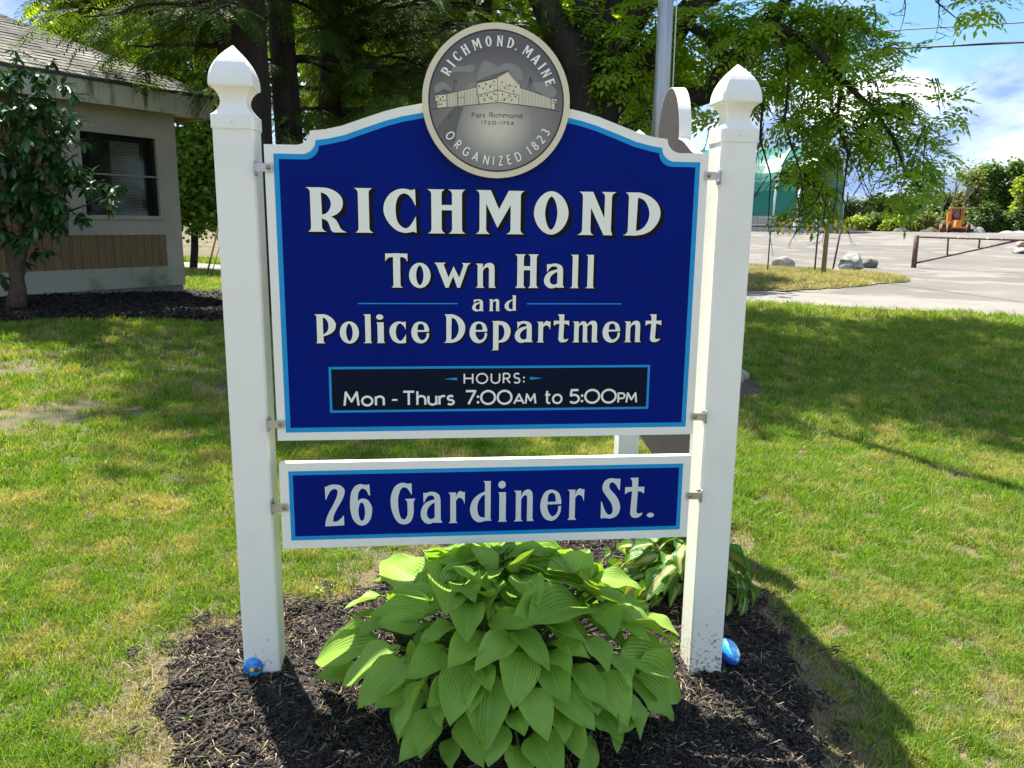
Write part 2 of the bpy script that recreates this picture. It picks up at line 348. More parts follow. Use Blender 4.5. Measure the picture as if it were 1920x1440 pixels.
def leaf_mat(name, a, b, dry, dscale=1.3, dlo=.5, dhi=.66, trans=.35, rough=.5, var=.25, spec=.3):
    """two greens by tone, dry patches by place, slight variation per clump"""
    m = bpy.data.materials.new(name); m.use_nodes = True; t = m.node_tree; n, l = t.nodes, t.links; n.clear()
    out = n.new('ShaderNodeOutputMaterial'); bs = n.new('ShaderNodeBsdfPrincipled'); bs.inputs['Roughness'].default_value = rough; bs.inputs['Specular IOR Level'].default_value = spec
    at = n.new('ShaderNodeAttribute'); at.attribute_name = 'tone'
    def mix(f, A, B, mode='MIX'):
        x = n.new('ShaderNodeMix'); x.data_type = 'RGBA'; x.blend_type = mode
        if isinstance(f, float): x.inputs['Factor'].default_value = f
        else: l.new(f, x.inputs['Factor'])
        for s, v in (('A', A), ('B', B)):
            if isinstance(v, tuple): x.inputs[s].default_value = (*v, 1)
            else: l.new(v, x.inputs[s])
        return x.outputs['Result']
    c = mix(at.outputs['Fac'], a, b)
    if dry:
        ge = n.new('ShaderNodeNewGeometry'); nz = n.new('ShaderNodeTexNoise'); nz.inputs['Scale'].default_value = dscale; nz.inputs['Detail'].default_value = 6; nz.inputs['Roughness'].default_value = .65
        l.new(ge.outputs['Position'], nz.inputs['Vector']); ad = n.new('ShaderNodeMath'); ad.operation = 'MULTIPLY_ADD'; l.new(at.outputs['Fac'], ad.inputs[0]); ad.inputs[1].default_value = .16; l.new(nz.outputs['Fac'], ad.inputs[2])
        mr = n.new('ShaderNodeMapRange'); mr.inputs['From Min'].default_value = dlo; mr.inputs['From Max'].default_value = dhi; l.new(ad.outputs[0], mr.inputs['Value'])
        c = mix(mr.outputs[0], c, dry)
    oi = n.new('ShaderNodeObjectInfo'); mr = n.new('ShaderNodeMapRange'); mr.inputs['To Min'].default_value = 1-var; mr.inputs['To Max'].default_value = 1+var; l.new(oi.outputs['Random'], mr.inputs['Value'])
    hv = n.new('ShaderNodeHueSaturation'); l.new(mr.outputs[0], hv.inputs['Value']); l.new(c, hv.inputs['Color']); c = hv.outputs[0]
    l.new(c, bs.inputs['Base Color']); tr = n.new('ShaderNodeBsdfTranslucent'); l.new(mix(1.0, c, (1.6, 1.5, .45), 'MULTIPLY'), tr.inputs[0])
    ms = n.new('ShaderNodeMixShader'); ms.inputs[0].default_value = trans; l.new(bs.outputs[0], ms.inputs[1]); l.new(tr.outputs[0], ms.inputs[2]); l.new(ms.outputs[0], out.inputs[0]); return m
M_GRASS = leaf_mat('grass blades', (.095, .205, .014), (.20, .325, .030), (.40, .36, .14), 3.4, .545, .75, .38)
M_STRAW = leaf_mat('dry grass', (.40, .33, .18), (.24, .18, .09), None, trans=.2)

def lawn_points():
    P = []; Sx = []
    # bands: y0, y1, clumps per square metre, scale
    for y0, y1, dn, sc in ((1.9, 4.2, 900, .82), (4.2, 6.5, 420, 1.12), (6.5, 10, 170, 1.5), (10, 16, 80, 2.1), (16, 30, 26, 3.2)):
        hw = .70*y1+.4; n = int(dn*(y1-y0)*2*hw); p = np.stack([rng.uniform(-hw, hw, n), rng.uniform(y0, y1, n)], 1)
        p = p[np.abs(p[:, 0]) < .70*p[:, 1]+.4]; P.append(p); Sx.append(np.full(len(p), sc))
        n = int(dn*.32*(y1-max(y0-1, .5))*(hw+5)); p = np.stack([rng.uniform(.66*y0, hw+5, n)*rng.choice((-1, 1), n), rng.uniform(y0 if y0 > 2 else .6, y1, n)], 1)
        p = p[(np.abs(p[:, 0]) > .70*p[:, 1]+.4) & (np.abs(p[:, 0]) < .70*y1+5)]; P.append(p); Sx.append(np.full(len(p), sc*1.5))
    return np.vstack(P), np.concatenate(Sx)
gp, gs = lawn_points()
rdist = (gp-np.array(_a.xy)) @ np.array(_n.xy)
near_e = edge_dist(gp, BED_E)
keep = ~inside(gp, BED_E) & ~inside(gp, BBED_E) & ~inside(gp, PB_E) & ((rdist < -.05) | ((rdist > ROADW+.3) & (gp[:, 0] < 3)))
keep &= ~(((gp-np.array(CORN.xy)) @ np.array(WD.xy) < .3) & ((gp-np.array(CORN.xy)) @ np.array(WN.xy) < .1))
# worn, thin spots of the lawn
spots = [(gnd(*q).x, gnd(*q).y, r, w) for q, r, w in [((55, 785), .50, .95), ((0, 700), .6, .8), ((335, 690), .26, .85), ((270, 776), .20, .9), ((415, 735), .3, .75), ((160, 762), .25, .7), ((690, 1050), .25, .7), ((395, 645), .8, .5), ((60, 655), .7, .45), ((370, 905), .15, .6), ((100, 735), .15, .5), ((1590, 1090), .10, .7), ((1560, 1290), .12, .5), ((1840, 1330), .12, .4)]]
pk = np.ones(len(gp))
for x, y, r, w in spots: pk -= w*np.exp(-((gp[:, 0]-x)**2+((gp[:, 1]-y)*1.2)**2)/(r*r))
fr = np.clip(near_e/.28, 0, 1); pk *= .28+.72*fr
keep &= rng.uniform(size=len(gp)) < pk
gp, gs, near_e = gp[keep], gs[keep], near_e[keep]
straw = rng.uniform(size=len(gp)) < np.clip(.85*np.exp(-(near_e/.16)**2), 0, .9)+.05
gi = np.where(straw, rng.integers(5, 8, len(gp)), rng.integers(0, 5, len(gp)))
gz = hts(gp[:, 0], gp[:, 1])
grot = np.stack([rng.normal(0, .08, len(gp)), rng.normal(0, .08, len(gp)), rng.uniform(0, 6.28, len(gp))], 1)
tmpl = [(blade_clump(30, .05, .022, .052, .0042, .8, 20+k), M_GRASS) for k in range(5)] + [(blade_clump(26, .055, .02, .045, .0036, 1.3, 40+k, .55), M_STRAW) for k in range(3)]
place('lawn_grass', np.column_stack([gp, gz]), grot, gs*rng.uniform(.75, 1.25, len(gp)), gi, tmpl, 'mown lawn grass with green and dried straw-coloured blades', 'grass')
# verge grass
M_VERGE = leaf_mat('verge grass', (.13, .19, .03), (.22, .28, .05), (.36, .31, .15), .55, .44, .60, .3)
vn = 2600; vp = np.stack([rng.uniform(2, 18, vn*3), rng.uniform(17, 34, vn*3)], 1); vp = vp[inside(vp, VERGE_E)][:vn]
place('verge_grass', np.column_stack([vp, hts(vp[:, 0], vp[:, 1])+.05]), np.stack([np.zeros(len(vp)), np.zeros(len(vp)), rng.uniform(0, 6.28, len(vp))], 1), rng.uniform(2, 3.6, len(vp)), np.where(rng.uniform(size=len(vp)) < .35, 2, rng.integers(0, 2, len(vp))),
      [(blade_clump(26, .06, .02, .05, .005, .8, 60), M_VERGE), (blade_clump(26, .06, .02, .05, .005, .8, 61), M_VERGE), (blade_clump(26, .06, .02, .04, .004, 1.2, 62, .5), M_STRAW)], 'patchy green and straw-coloured grass strip by the chain link fence', 'grass')

# mulch chips
M_CHIP = leaf_mat('mulch chips', (.010, .008, .0065), (.052, .039, .031), None, trans=0, rough=.75, var=.5)
M_CHIPL = leaf_mat('weathered chips', (.12, .09, .065), (.34, .27, .18), None, trans=0, rough=.8, var=.4)
def chip_heap(n, rad, l0, l1, w0, w1, seed, th=.004, tilt=.35):
    r = np.random.default_rng(seed); V = []; Fc = []; T = []
    for k in range(n):
        a = r.uniform(0, 6.283); q = rad*math.sqrt(r.uniform()); c = Vector((q*math.cos(a), q*math.sin(a), r.uniform(0, .014)))
        m = Euler((r.normal(0, tilt), r.normal(0, tilt), r.uniform(0, 6.283))).to_matrix(); l_, w_, t_ = r.uniform(l0, l1), r.uniform(w0, w1), r.uniform(.5, 1.3)*th
        b = len(V); tw = r.uniform(.3, 1)
        for sx_, sy, sz in [(-1, -1, -1), (1, -tw, -1), (1, tw, -1), (-1, 1, -1), (-1, -1, 1), (1, -tw, 1), (1, tw, 1), (-1, 1, 1)]: V.append(tuple(c + m @ Vector((sx_*l_/2, sy*w_/2, sz*t_/2))))
        for f in [(4, 5, 6, 7), (0, 1, 5, 4), (1, 2, 6, 5), (2, 3, 7, 6), (3, 0, 4, 7)]: Fc += [(b+f[0], b+f[1], b+f[2]), (b+f[0], b+f[2], b+f[3])]
        T += [r.uniform()**1.5]*8
    return np_mesh('chip_heap', np.array(V), np.array(Fc), tone=np.array(T))
def in_poly(poly, n):
    p = np.asarray(poly)[:, :2]; lo, hi = p.min(0), p.max(0); q = rng.uniform(lo, hi, (n, 2)); return q[inside(q, poly)]
ct = [(chip_heap(12, .045, .012, .042, .003, .010, 70+k), M_CHIP) for k in range(6)] + [(chip_heap(5, .05, .015, .05, .002, .006, 80+k, .002), M_CHIPL) for k in range(3)] + [(chip_heap(2, .02, .05, .075, .012, .018, 90, .007), M_CHIP), (chip_heap(3, .05, .04, .08, .0015, .0025, 91, .0015), M_STRAW)]
cp = in_poly(rough_edge(bed_poly, .05, .03, 9), 21000); _sc = rough_edge(bed_poly, .02, .05, 12); _sc = _sc[rng.uniform(size=len(_sc)) < .8]; cp = np.vstack([cp, _sc+rng.normal(0, .05, _sc.shape)]); cz = bedh(cp[:, 0], cp[:, 1])+np.where(inside(cp, BED_E), 0, .012)
pr = np.array([.12]*6+[.075]*3+[.02, .09]); pr /= pr.sum(); ci_ = rng.choice(11, len(cp), p=pr)
place('mulch_chips', np.column_stack([cp, cz-.002]), np.stack([rng.normal(0, .15, len(cp)), rng.normal(0, .15, len(cp)), rng.uniform(0, 6.28, len(cp))], 1), rng.uniform(.5, 1.15, len(cp)), ci_, ct, 'dark bark mulch chips strewn over the bed under the sign', 'mulch')
cp = in_poly(BBED_E, 9000); cz = hts(cp[:, 0], cp[:, 1])+.05
place('foundation_mulch_chips', np.column_stack([cp, cz]), np.stack([rng.normal(0, .15, len(cp)), rng.normal(0, .15, len(cp)), rng.uniform(0, 6.28, len(cp))], 1), rng.uniform(1.2, 2.4, len(cp)), rng.choice(4, len(cp), p=[.45, .44, .09, .02]),
      [(chip_heap(14, .06, .015, .05, .004, .012, 101), M_CHIP), (chip_heap(14, .06, .015, .05, .004, .012, 102), M_CHIP), (chip_heap(3, .05, .02, .05, .003, .006, 103), M_CHIPL), (chip_heap(2, .03, .03, .05, .004, .006, 104), mat('reddish chips', (.30, .10, .05), .8))], 'dark bark mulch below the building wall', 'mulch')

# ------------------------------------------------------------ lettering: outlines drawn letter by letter
def curve(s):
    """closed outline; 'x,y*' is a corner, the points between corners are joined smoothly"""
    P = [(float(a.rstrip('*').split(',')[0]), float(a.rstrip('*').split(',')[1]), a.endswith('*')) for a in s.split()]
    n = len(P); out = []
    if not any(p[2] for p in P): P = P
    for i in range(n):
        p1, p2 = P[i], P[(i+1) % n]; p0 = P[i-1] if not p1[2] else p1; p3 = P[(i+2) % n] if not p2[2] else p2
        if p1[2] and p2[2]: out.append(p1[:2]); continue
        for k in range(5):
            t = k/5; q = []
            for c in (0, 1):
                a, b, d, e = p0[c], p1[c], p2[c], p3[c]
                q.append(.5*((2*b)+(-a+d)*t+(2*a-5*b+4*d-e)*t*t+(-a+3*b-3*d+e)*t**3))
            out.append(tuple(q))
    return out
def stem(xl, xr, y0, y1, tl=0, tr=0, bl=0, br=0, fh=45):
    out = []
    def corner(x, y, dx, yy, rev):
        if not dx: return [(x, y)]
        P0, P1, P2 = (x+dx, y), (x+.12*dx, y+(yy-y)*.28), (x, yy)
        pts = [((1-t)**2*P0[0]+2*t*(1-t)*P1[0]+t*t*P2[0], (1-t)**2*P0[1]+2*t*(1-t)*P1[1]+t*t*P2[1]) for t in np.linspace(0, 1, 6)]
        return pts[::-1] if rev else pts
    out += corner(xl, y0, -tl, y0+fh, True); out += corner(xr, y0, tr, y0+fh, False)
    out += corner(xr, y1, br, y1-fh, True); out += corner(xl, y1, -bl, y1-fh, False); return out
def ell(cx, cy, rx, ry, n=32, p=1.0):
    o = []
    for k in range(n):
        a = 2*math.pi*k/n; c, s = math.cos(a), math.sin(a); o.append((cx+rx*math.copysign(abs(c)**p, c), cy+ry*math.copysign(abs(s)**p, s)))
    return o
A_, S_ = 1, -1
POINTY = 1.08
G = {
 'R': ((52, 462, 80, 545), [(A_, stem(96, 208, 80, 540, 44, 0, 32, 48)), (A_, curve("150,80* 270,85 360,120 415,175 430,235 415,300 370,350 305,382* 210,400* 150,400*")), (A_, curve("210,390* 305,382* 345,405 375,450 405,510 462,545* 325,545* 300,520 285,470 262,425 213,402*")), (S_, curve("207,130* 265,155 300,210 306,260 285,315 250,350 213,362*"))]),
 'I': ((545, 740, 93, 547), [(A_, stem(586, 697, 93, 547, 41, 38, 35, 43))]),
 'C': ((845, 1185, 95, 568), [(A_, curve("1172,97* 1178,275* 1165,255 1135,195 1095,155 1050,145 1005,175 978,240 970,325 980,420 1010,480 1060,515 1100,505 1140,455 1178,385* 1183,565* 1150,553 1110,560 1060,565 980,540 905,470 858,385 846,310 862,230 910,155 980,108 1040,95 1090,98 1130,108"))]),
 'H': ((1295, 1690, 115, 563), [(A_, stem(1338, 1443, 115, 563, 43, 34, 38, 38)), (A_, stem(1550, 1652, 115, 563, 40, 38, 38, 38)), (A_, [(1400, 272), (1600, 272), (1600, 325), (1400, 325)])]),
 'M': ((38, 512, 115, 540), [(A_, stem(73, 137, 115, 540, 35, 0, 38, 40)), (A_, stem(375, 472, 118, 540, 0, 40, 42, 33)), (A_, [(85, 115), (182, 115), (262, 298), (355, 118), (440, 118), (440, 255), (375, 255), (248, 480), (137, 245), (85, 245)])]),
 'O': ((602, 938, 118, 552), [(A_, ell(770, 335, 168, 217, 40, POINTY)), (S_, ell(770, 337, 60, 166, 40, 1.15))]),
 'N': ((1028, 1400, 133, 545), [(A_, stem(1075, 1155, 133, 545, 38, 0, 47, 32)), (A_, stem(1288, 1355, 133, 520, 36, 45, 0, 0)), (A_, [(1080, 133), (1172, 133), (1286, 378), (1320, 400), (1352, 490), (1370, 545), (1285, 545), (1155, 285), (1080, 285)])]),
 'D': ((1475, 1832, 135, 545), [(A_, stem(1520, 1600, 135, 545, 34, 0, 45, 0)), (A_, curve("1560,135* 1640,138 1740,180 1810,250 1832,330 1815,410 1755,490 1680,530 1600,545 1560,545*")), (S_, curve("1608,182* 1665,205 1705,260 1725,330 1715,400 1680,460 1640,490 1600,502*"))]),
 'T': ((57, 250, 65, 360), [(A_, stem(125, 185, 65, 360, 0, 0, 17, 22, 25)), (A_, curve("58,67* 248,67* 248,138* 235,115 215,100 180,97* 125,97* 95,100 75,112 58,135*"))]),
 'o': ((260, 445, 140, 367), [(A_, ell(352, 253, 92, 114, 36)), (S_, ell(352, 252, 32, 89, 36, 1.1))]),
 'w': ((478, 788, 147, 362), [(A_, [(478, 148), (575, 148), (556, 163), (598, 275), (642, 178), (690, 275), (728, 168), (713, 150), (788, 150), (764, 170), (697, 362), (673, 362), (638, 262), (597, 362), (572, 362), (497, 170)])]),
 'n': ((828, 1005, 143, 362), [(A_, stem(848, 893, 150, 362, 20, 0, 18, 17, 20)), (A_, curve("880,195* 893,190* 915,155 945,143 970,147 988,165 993,200* 993,345* 1005,362* 945,362* 945,205* 940,185 925,182 905,195 893,215* 880,230*"))]),
 'a': ((1415, 1592, 147, 370), [(A_, curve("1440,150* 1460,153 1500,145 1540,150 1570,170 1580,205* 1580,340* 1592,362* 1530,362* 1525,358* 1490,368 1455,362 1425,330 1418,290 1435,245 1470,215 1532,197* 1525,178 1505,170 1480,175 1460,195 1443,225*")), (S_, curve("1532,218* 1495,240 1472,270 1468,305 1485,330 1510,335 1532,322*"))]),
 'l': ((1640, 1720, 78, 362), [(A_, stem(1660, 1708, 78, 362, 17, 0, 20, 12, 20))]),
 'd': ((1665, 1905, 90, 545), [(A_, stem(1828, 1890, 90, 530, 22, 0, 0, 15, 25)), (A_, curve("1850,200* 1828,205* 1760,235 1700,290 1668,370 1670,440 1700,505 1745,540 1790,542 1828,530* 1850,530*")), (S_, curve("1828,238* 1790,260 1755,320 1745,390 1755,450 1780,485 1828,492*"))]),
 'P': ((52, 282, 82, 395), [(A_, stem(80, 147, 82, 395, 28, 0, 12, 22, 25)), (A_, curve("110,82* 170,83 235,115 275,165 282,205 265,255 215,295 145,320* 110,320*")), (S_, curve("145,115* 178,132 200,175 203,220 190,265 147,303*"))]),
 'i': ((710, 803, 78, 390), [(A_, stem(722, 788, 165, 390, 12, 0, 12, 15, 20)), (A_, ell(748, 108, 38, 29, 24))]),
 'c': ((848, 1030, 157, 397), [(A_, curve("1022,160* 1020,250* 1005,215 970,182 940,190 918,240 918,310 940,355 970,368 1000,335 1022,295* 1022,392* 985,395 930,392 880,360 850,290 855,225 895,175 950,157 985,165"))]),
 'e': ((1080, 1268, 155, 395), [(A_, curve("1268,268* 1265,230 1240,180 1175,157 1115,180 1082,250 1085,320 1120,375 1175,395 1225,380 1260,335 1268,283* 1243,283* 1235,330 1210,355 1185,360 1160,335 1145,300 1142,270*")), (S_, curve("1145,250* 1150,200 1175,182 1205,190 1217,225 1218,250*"))]),
 'p': ((120, 315, 155, 377), [(A_, stem(135, 190, 157, 455, 15, 0, 15, 0, 20)), (A_, curve("150,157* 210,157 270,175 308,225 312,285 285,345 240,372 190,377* 150,377*")), (S_, curve("190,195* 225,200 248,240 250,290 235,330 210,352 190,357*"))]),
 'r': ((582, 727, 148, 368), [(A_, stem(600, 648, 157, 368, 20, 0, 18, 15, 20)), (A_, curve("630,190* 648,190* 660,165 685,148 705,155 725,155* 722,240* 712,215 695,198 670,195 648,215* 630,230*"))]),
 't': ((757, 917, 90, 375), [(A_, curve("795,90* 863,90* 863,155* 915,155* 915,205* 895,192 863,185* 858,320* 862,338 880,345 910,338* 900,358 880,370 850,375 822,368 808,345 808,320* 815,185* 785,190 757,205* 757,155* 815,155* 812,110*"))]),
 'm': ((945, 1220, 145, 365), [(A_, stem(968, 1015, 152, 365, 20, 0, 20, 10, 20)), (A_, curve("1000,190* 1015,185* 1040,155 1065,150 1085,158 1100,180* 1103,345* 1118,365* 1058,365* 1058,205* 1052,188 1035,185 1015,205* 1000,215*")), (A_, curve("1085,190* 1100,185* 1130,152 1165,145 1190,155 1203,185* 1203,345* 1220,365* 1152,365* 1152,200* 1145,183 1125,185 1100,205* 1085,215*"))]),
 '2': ((80, 302, 135, 598), [(A_, curve("88,160* 110,155 150,140 200,137 260,150 298,190 298,240 270,310 215,400 175,480 165,545* 205,545 245,520 285,478* 287,590* 80,598* 85,540 115,460 165,370 210,280 225,215 210,190 185,185 150,205 115,260 97,302* 90,295*"))]),
 '6': ((357, 597, 122, 592), [(A_, curve("572,130* 578,255* 560,245 540,200 510,178 485,178 460,205 445,250 442,315* 465,295 500,287 550,305 590,370 595,430 580,510 540,570 485,592 430,575 380,510 358,410 358,310 375,210 420,145 475,125 520,135")), (S_, ell(482, 435, 36, 104, 30))]),
 'G': ((800, 1070, 110, 577), [(A_, curve("1030,115* 1032,245* 1020,230 985,175 945,158 910,185 885,260 880,340 890,440 910,500 940,522 965,505 982,460 982,360 978,320 955,290* 1070,288* 1052,320 1050,360 1050,430 1035,510 1000,560 935,577 870,545 820,450 800,340 808,240 845,155 900,115 950,110 990,120"))]),
 'S': ((1235, 1445, 112, 565), [(A_, curve("1438,120* 1435,250* 1420,235 1390,185 1355,158 1330,165 1318,195 1330,235 1380,290 1425,360 1445,440 1430,510 1390,550 1330,565 1285,558 1237,562* 1235,370* 1245,380 1275,460 1305,510 1335,520 1360,500 1365,455 1345,390 1290,310 1250,245 1247,190 1275,135 1330,112 1380,118"))]),
 'A': ((0, 100, 0, 110), [(A_, [(38, 0), (66, 0), (100, 110), (62, 110), (56, 84), (30, 84), (24, 110), (0, 110)]), (S_, [(45, 30), (53, 66), (33, 66)])]),
 'E': ((0, 80, 0, 110), [(A_, stem(10, 38, 0, 110, 10, 0, 10, 0, 12)), (A_, curve("20,0* 78,0* 78,30* 70,16 38,14* 20,14*")), (A_, curve("20,110* 80,110* 80,78* 70,94 38,96* 20,96*")), (A_, [(30, 47), (66, 40), (66, 70), (30, 61)])]),
 '.': ((0, 78, 0, 68), [(A_, ell(39, 34, 39, 34, 24))]),
}
# plain monoline capitals and figures: strokes in a box one unit high (baseline 0), width first
def arc(cx, cy, rx, ry, a0, a1, n=14): return [(cx+rx*math.cos(R_(a)), cy+ry*math.sin(R_(a))) for a in np.linspace(a0, a1, n)]
PL = {
 'H': (.72, [[(0, 0), (0, 1)], [(.72, 0), (.72, 1)], [(0, .52), (.72, .52)]]), 'O': (.94, [arc(.47, .5, .47, .5, 0, 360, 28)]),
 'U': (.72, [[(0, 1), (0, .36)]+arc(.36, .36, .36, .36, 180, 360)+[(.72, 1)]]), 'R': (.56, [[(0, 0), (0, 1), (.28, 1)]+arc(.28, .74, .26, .26, 90, -90)+[(0, .48)], [(.26, .48), (.58, 0)]]),
 'S': (.52, [arc(.27, .75, .23, .25, 35, 240, 12)+arc(.26, .26, .26, .26, 70, -145, 14)]), ':': (.06, []), '.': (.06, []), '-': (.34, [[(0, .40), (.34, .40)]]),
 'M': (.86, [[(0, 0), (.1, 1), (.43, .3), (.76, 1), (.86, 0)]]), 'T': (.66, [[(0, 1), (.66, 1)], [(.33, 0), (.33, 1)]]),
 'o': (.62, [arc(.31, .33, .31, .33, 0, 360, 24)]), 'n': (.48, [[(0, 0), (0, .66)], [(0, .40)]+arc(.24, .42, .24, .24, 180, 0)+[(.48, 0)]]),
 'h': (.48, [[(0, 0), (0, 1.02)], [(0, .40)]+arc(.24, .42, .24, .24, 180, 0)+[(.48, 0)]]), 'u': (.48, [[(0, .66), (0, .24)]+arc(.24, .24, .24, .24, 180, 360)+[(.48, .66)], [(.48, .66), (.48, 0)]]),
 'r': (.30, [[(0, 0), (0, .66)], [(0, .38)]+arc(.26, .40, .26, .25, 180, 75)]), 's': (.38, [arc(.19, .49, .17, .165, 35, 235, 10)+arc(.19, .17, .19, .17, 70, -145, 12)]),
 't': (.36, [[(.14, .95), (.14, .18)]+arc(.30, .18, .16, .17, 180, 290, 8), [(0, .66), (.36, .66)]]), 'F': (.5, [[(0, 0), (0, 1), (.5, 1)], [(0, .54), (.44, .54)]]),
 'i': (.04, [[(.02, 0), (.02, .66)], [(.02, .9), (.02, .96)]]), 'c': (.5, [arc(.31, .33, .31, .33, 48, 312, 18)]), 'd': (.60, [arc(.30, .33, .30, .33, 0, 360, 22), [(.60, 0), (.60, 1.02)]]),
 'm': (.84, [[(0, 0), (0, .66)], [(0, .42)]+arc(.21, .44, .21, .22, 180, 0)+[(.42, 0)], [(.42, .42)]+arc(.63, .44, .21, .22, 180, 0)+[(.84, 0)]]),
 'G': (.86, [arc(.46, .5, .46, .5, 45, 330, 24)+[(.86, .46), (.5, .46)]]), 'A': (.84, [[(0, 0), (.42, 1), (.84, 0)], [(.14, .32), (.70, .32)]]),
 'N': (.74, [[(0, 0), (0, 1), (.74, 0), (.74, 1)]]), 'I': (.04, [[(.02, 0), (.02, 1)]]), 'Z': (.62, [[(.02, 1), (.62, 1), (0, 0), (.64, 0)]]), 'E': (.5, [[(.5, 1), (0, 1), (0, 0), (.5, 0)], [(0, .52), (.44, .52)]]),
 'D': (.76, [[(0, 0), (0, 1), (.28, 1)]+arc(.28, .5, .48, .5, 90, -90, 18)+[(0, 0)]]), 'P': (.54, [[(0, 0), (0, 1), (.27, 1)]+arc(.27, .72, .27, .28, 90, -90)+[(0, .44)]]),
 '0': (.86, [arc(.43, .5, .43, .5, 0, 360, 26)]), '1': (.10, [[(.0, .9), (.08, 1), (.08, 0)]]), '2': (.56, [arc(.27, .72, .26, .27, 165, -25, 12)+[(0, 0), (.58, 0)]]), '7': (.56, [[(0, 1), (.58, 1), (.16, 0)]]),
 '8': (.56, [arc(.28, .75, .22, .24, 0, 360, 20), arc(.28, .26, .28, .26, 0, 360, 22)]), '3': (.5, [arc(.24, .75, .22, .24, 150, -90, 14), arc(.24, .26, .27, .26, 90, -150, 16)]),
 '4': (.62, [[(.48, 0), (.48, 1), (0, .28), (.64, .28)]]), '5': (.54, [[(.5, 1), (.08, 1), (.04, .58)]+arc(.24, .32, .30, .31, 118, -140, 16)]), ' ': (.4, []),
}
def stroke_polys(pts, w):
    """a thick line as pieces: one quad per segment, a small disc at each joint"""
    out = []
    for (x0, y0), (x1, y1) in zip(pts, pts[1:]):
        d = math.hypot(x1-x0, y1-y0)
        if d < 1e-9: continue
        nx, ny = -(y1-y0)/d*w/2, (x1-x0)/d*w/2; out.append([(x0+nx, y0+ny), (x1+nx, y1+ny), (x1-nx, y1-ny), (x0-nx, y0-ny)])
    for x, y in pts[1:-1]: out.append(ell(x, y, w/2, w/2, 8))
    return [(A_, p) for p in out]
def offset(poly, d):
    p = np.array(poly, float); q = [p[0]]
    for k in p[1:]:
        if np.linalg.norm(k-q[-1]) > 1e-7: q.append(k)
    if np.linalg.norm(q[0]-q[-1]) < 1e-7: q.pop()
    p = np.array(q); area = np.sum(p[:, 0]*np.roll(p[:, 1], -1)-np.roll(p[:, 0], -1)*p[:, 1]); s = 1 if area > 0 else -1
    e = np.roll(p, -1, 0)-p; e /= np.linalg.norm(e, axis=1)[:, None]; n = np.stack([e[:, 1], -e[:, 0]], 1)*s
    m = n+np.roll(n, 1, 0); ml = np.maximum(np.linalg.norm(m, axis=1), .3)[:, None]; m /= ml
    return p+m*np.minimum(d/np.maximum(np.sum(m*n, 1), .5), 2.2*abs(d)*1.0 if d > 0 else 1)[:, None]
def ccw(p):
    ar = sum(a[0]*b[1]-b[0]*a[1] for a, b in zip(p, list(p[1:])+[p[0]])); return list(p) if ar > 0 else list(p)[::-1]
def fill(shapes, to3, mb, mi=0):
    """union and difference of outlines in the order given, laid in the plane that to3(a, z) describes"""
    pts = []; fc = []
    for op, p in shapes:
        p = ccw(p); b = len(pts); pts += [Vector((float(x), float(y))) for x, y in p]; fc.append(list(range(b, len(pts))))
    if not pts: return mb
    vs, _, fs, _, _, of = delaunay_2d_cdt(pts, [], fc, 1, 1e-7)
    keep = []
    for f, o in zip(fs, of):
        o = sorted(o)
        if o and shapes[o[-1]][0] == A_: keep.append(tuple(f))
    mb.add([to3(v.x, v.y) for v in vs], keep, mi); return mb

# ------------------------------------------------------------ the sign's own measures: a runs along the panel, d towards the camera, z up
SO = Vector((-.79148, 2.61166, 0)); SY = .106613
UA = Vector((math.cos(SY), math.sin(SY), 0)); NA = Vector((math.sin(SY), -math.cos(SY), 0))
def PA(a, d, z): return SO+UA*a+NA*d+Vector((0, 0, z))
def sp(px, py, off=0):
    r = Vector(ray(px, py)); C = Vector((0, 0, EYE)); t = ((SO+NA*off-C).dot(NA))/r.dot(NA); P = C+r*t
    return (P-SO).dot(UA), P.z
LP, RP, DP, PB_, PZ = -.1585, 1.495, -.0133, .1259, 1.893

M_VINYL = mat('white vinyl', (.89, .865, .775), .38, (.81, .785, .69), 3.0, 5, .05, 60, lo=.45, hi=.75)
M_WHITE = mat('painted white border', (.88, .855, .755), .45, (.80, .775, .67), 5.0, 6, .06, 90, lo=.5, hi=.75, stretch=(1, 1, .35))
def splash(m):
    # soil splash and scuffs on the lowest hand's breadth of the posts
    t = m.node_tree; n, l = t.nodes, t.links; b = [x for x in n if x.type == 'BSDF_PRINCIPLED'][0]; src = b.inputs['Base Color'].links[0].from_socket
    g = n.new('ShaderNodeNewGeometry'); s = n.new('ShaderNodeSeparateXYZ'); l.new(g.outputs['Position'], s.inputs[0]); z = n.new('ShaderNodeTexNoise'); z.inputs['Scale'].default_value = 70; z.inputs['Detail'].default_value = 8; l.new(g.outputs['Position'], z.inputs['Vector'])
    r = n.new('ShaderNodeMapRange'); r.inputs['From Min'].default_value = -.10; r.inputs['From Max'].default_value = .22; r.inputs['To Min'].default_value = .16; r.inputs['To Max'].default_value = -.10; l.new(s.outputs[2], r.inputs['Value'])
    a = n.new('ShaderNodeMath'); a.operation = 'ADD'; l.new(r.outputs[0], a.inputs[0]); l.new(z.outputs['Fac'], a.inputs[1]); q = n.new('ShaderNodeMapRange'); q.inputs['From Min'].default_value = .62; q.inputs['From Max'].default_value = .72; q.inputs['To Max'].default_value = .75; l.new(a.outputs[0], q.inputs['Value'])
    x = n.new('ShaderNodeMix'); x.data_type = 'RGBA'; l.new(q.outputs[0], x.inputs['Factor']); l.new(src, x.inputs['A']); x.inputs['B'].default_value = (.20, .15, .10, 1); l.new(x.outputs['Result'], b.inputs['Base Color'])
splash(M_VINYL)
M_CYAN = mat('cyan band', (.0, .29, .62), .4, spec=.3)
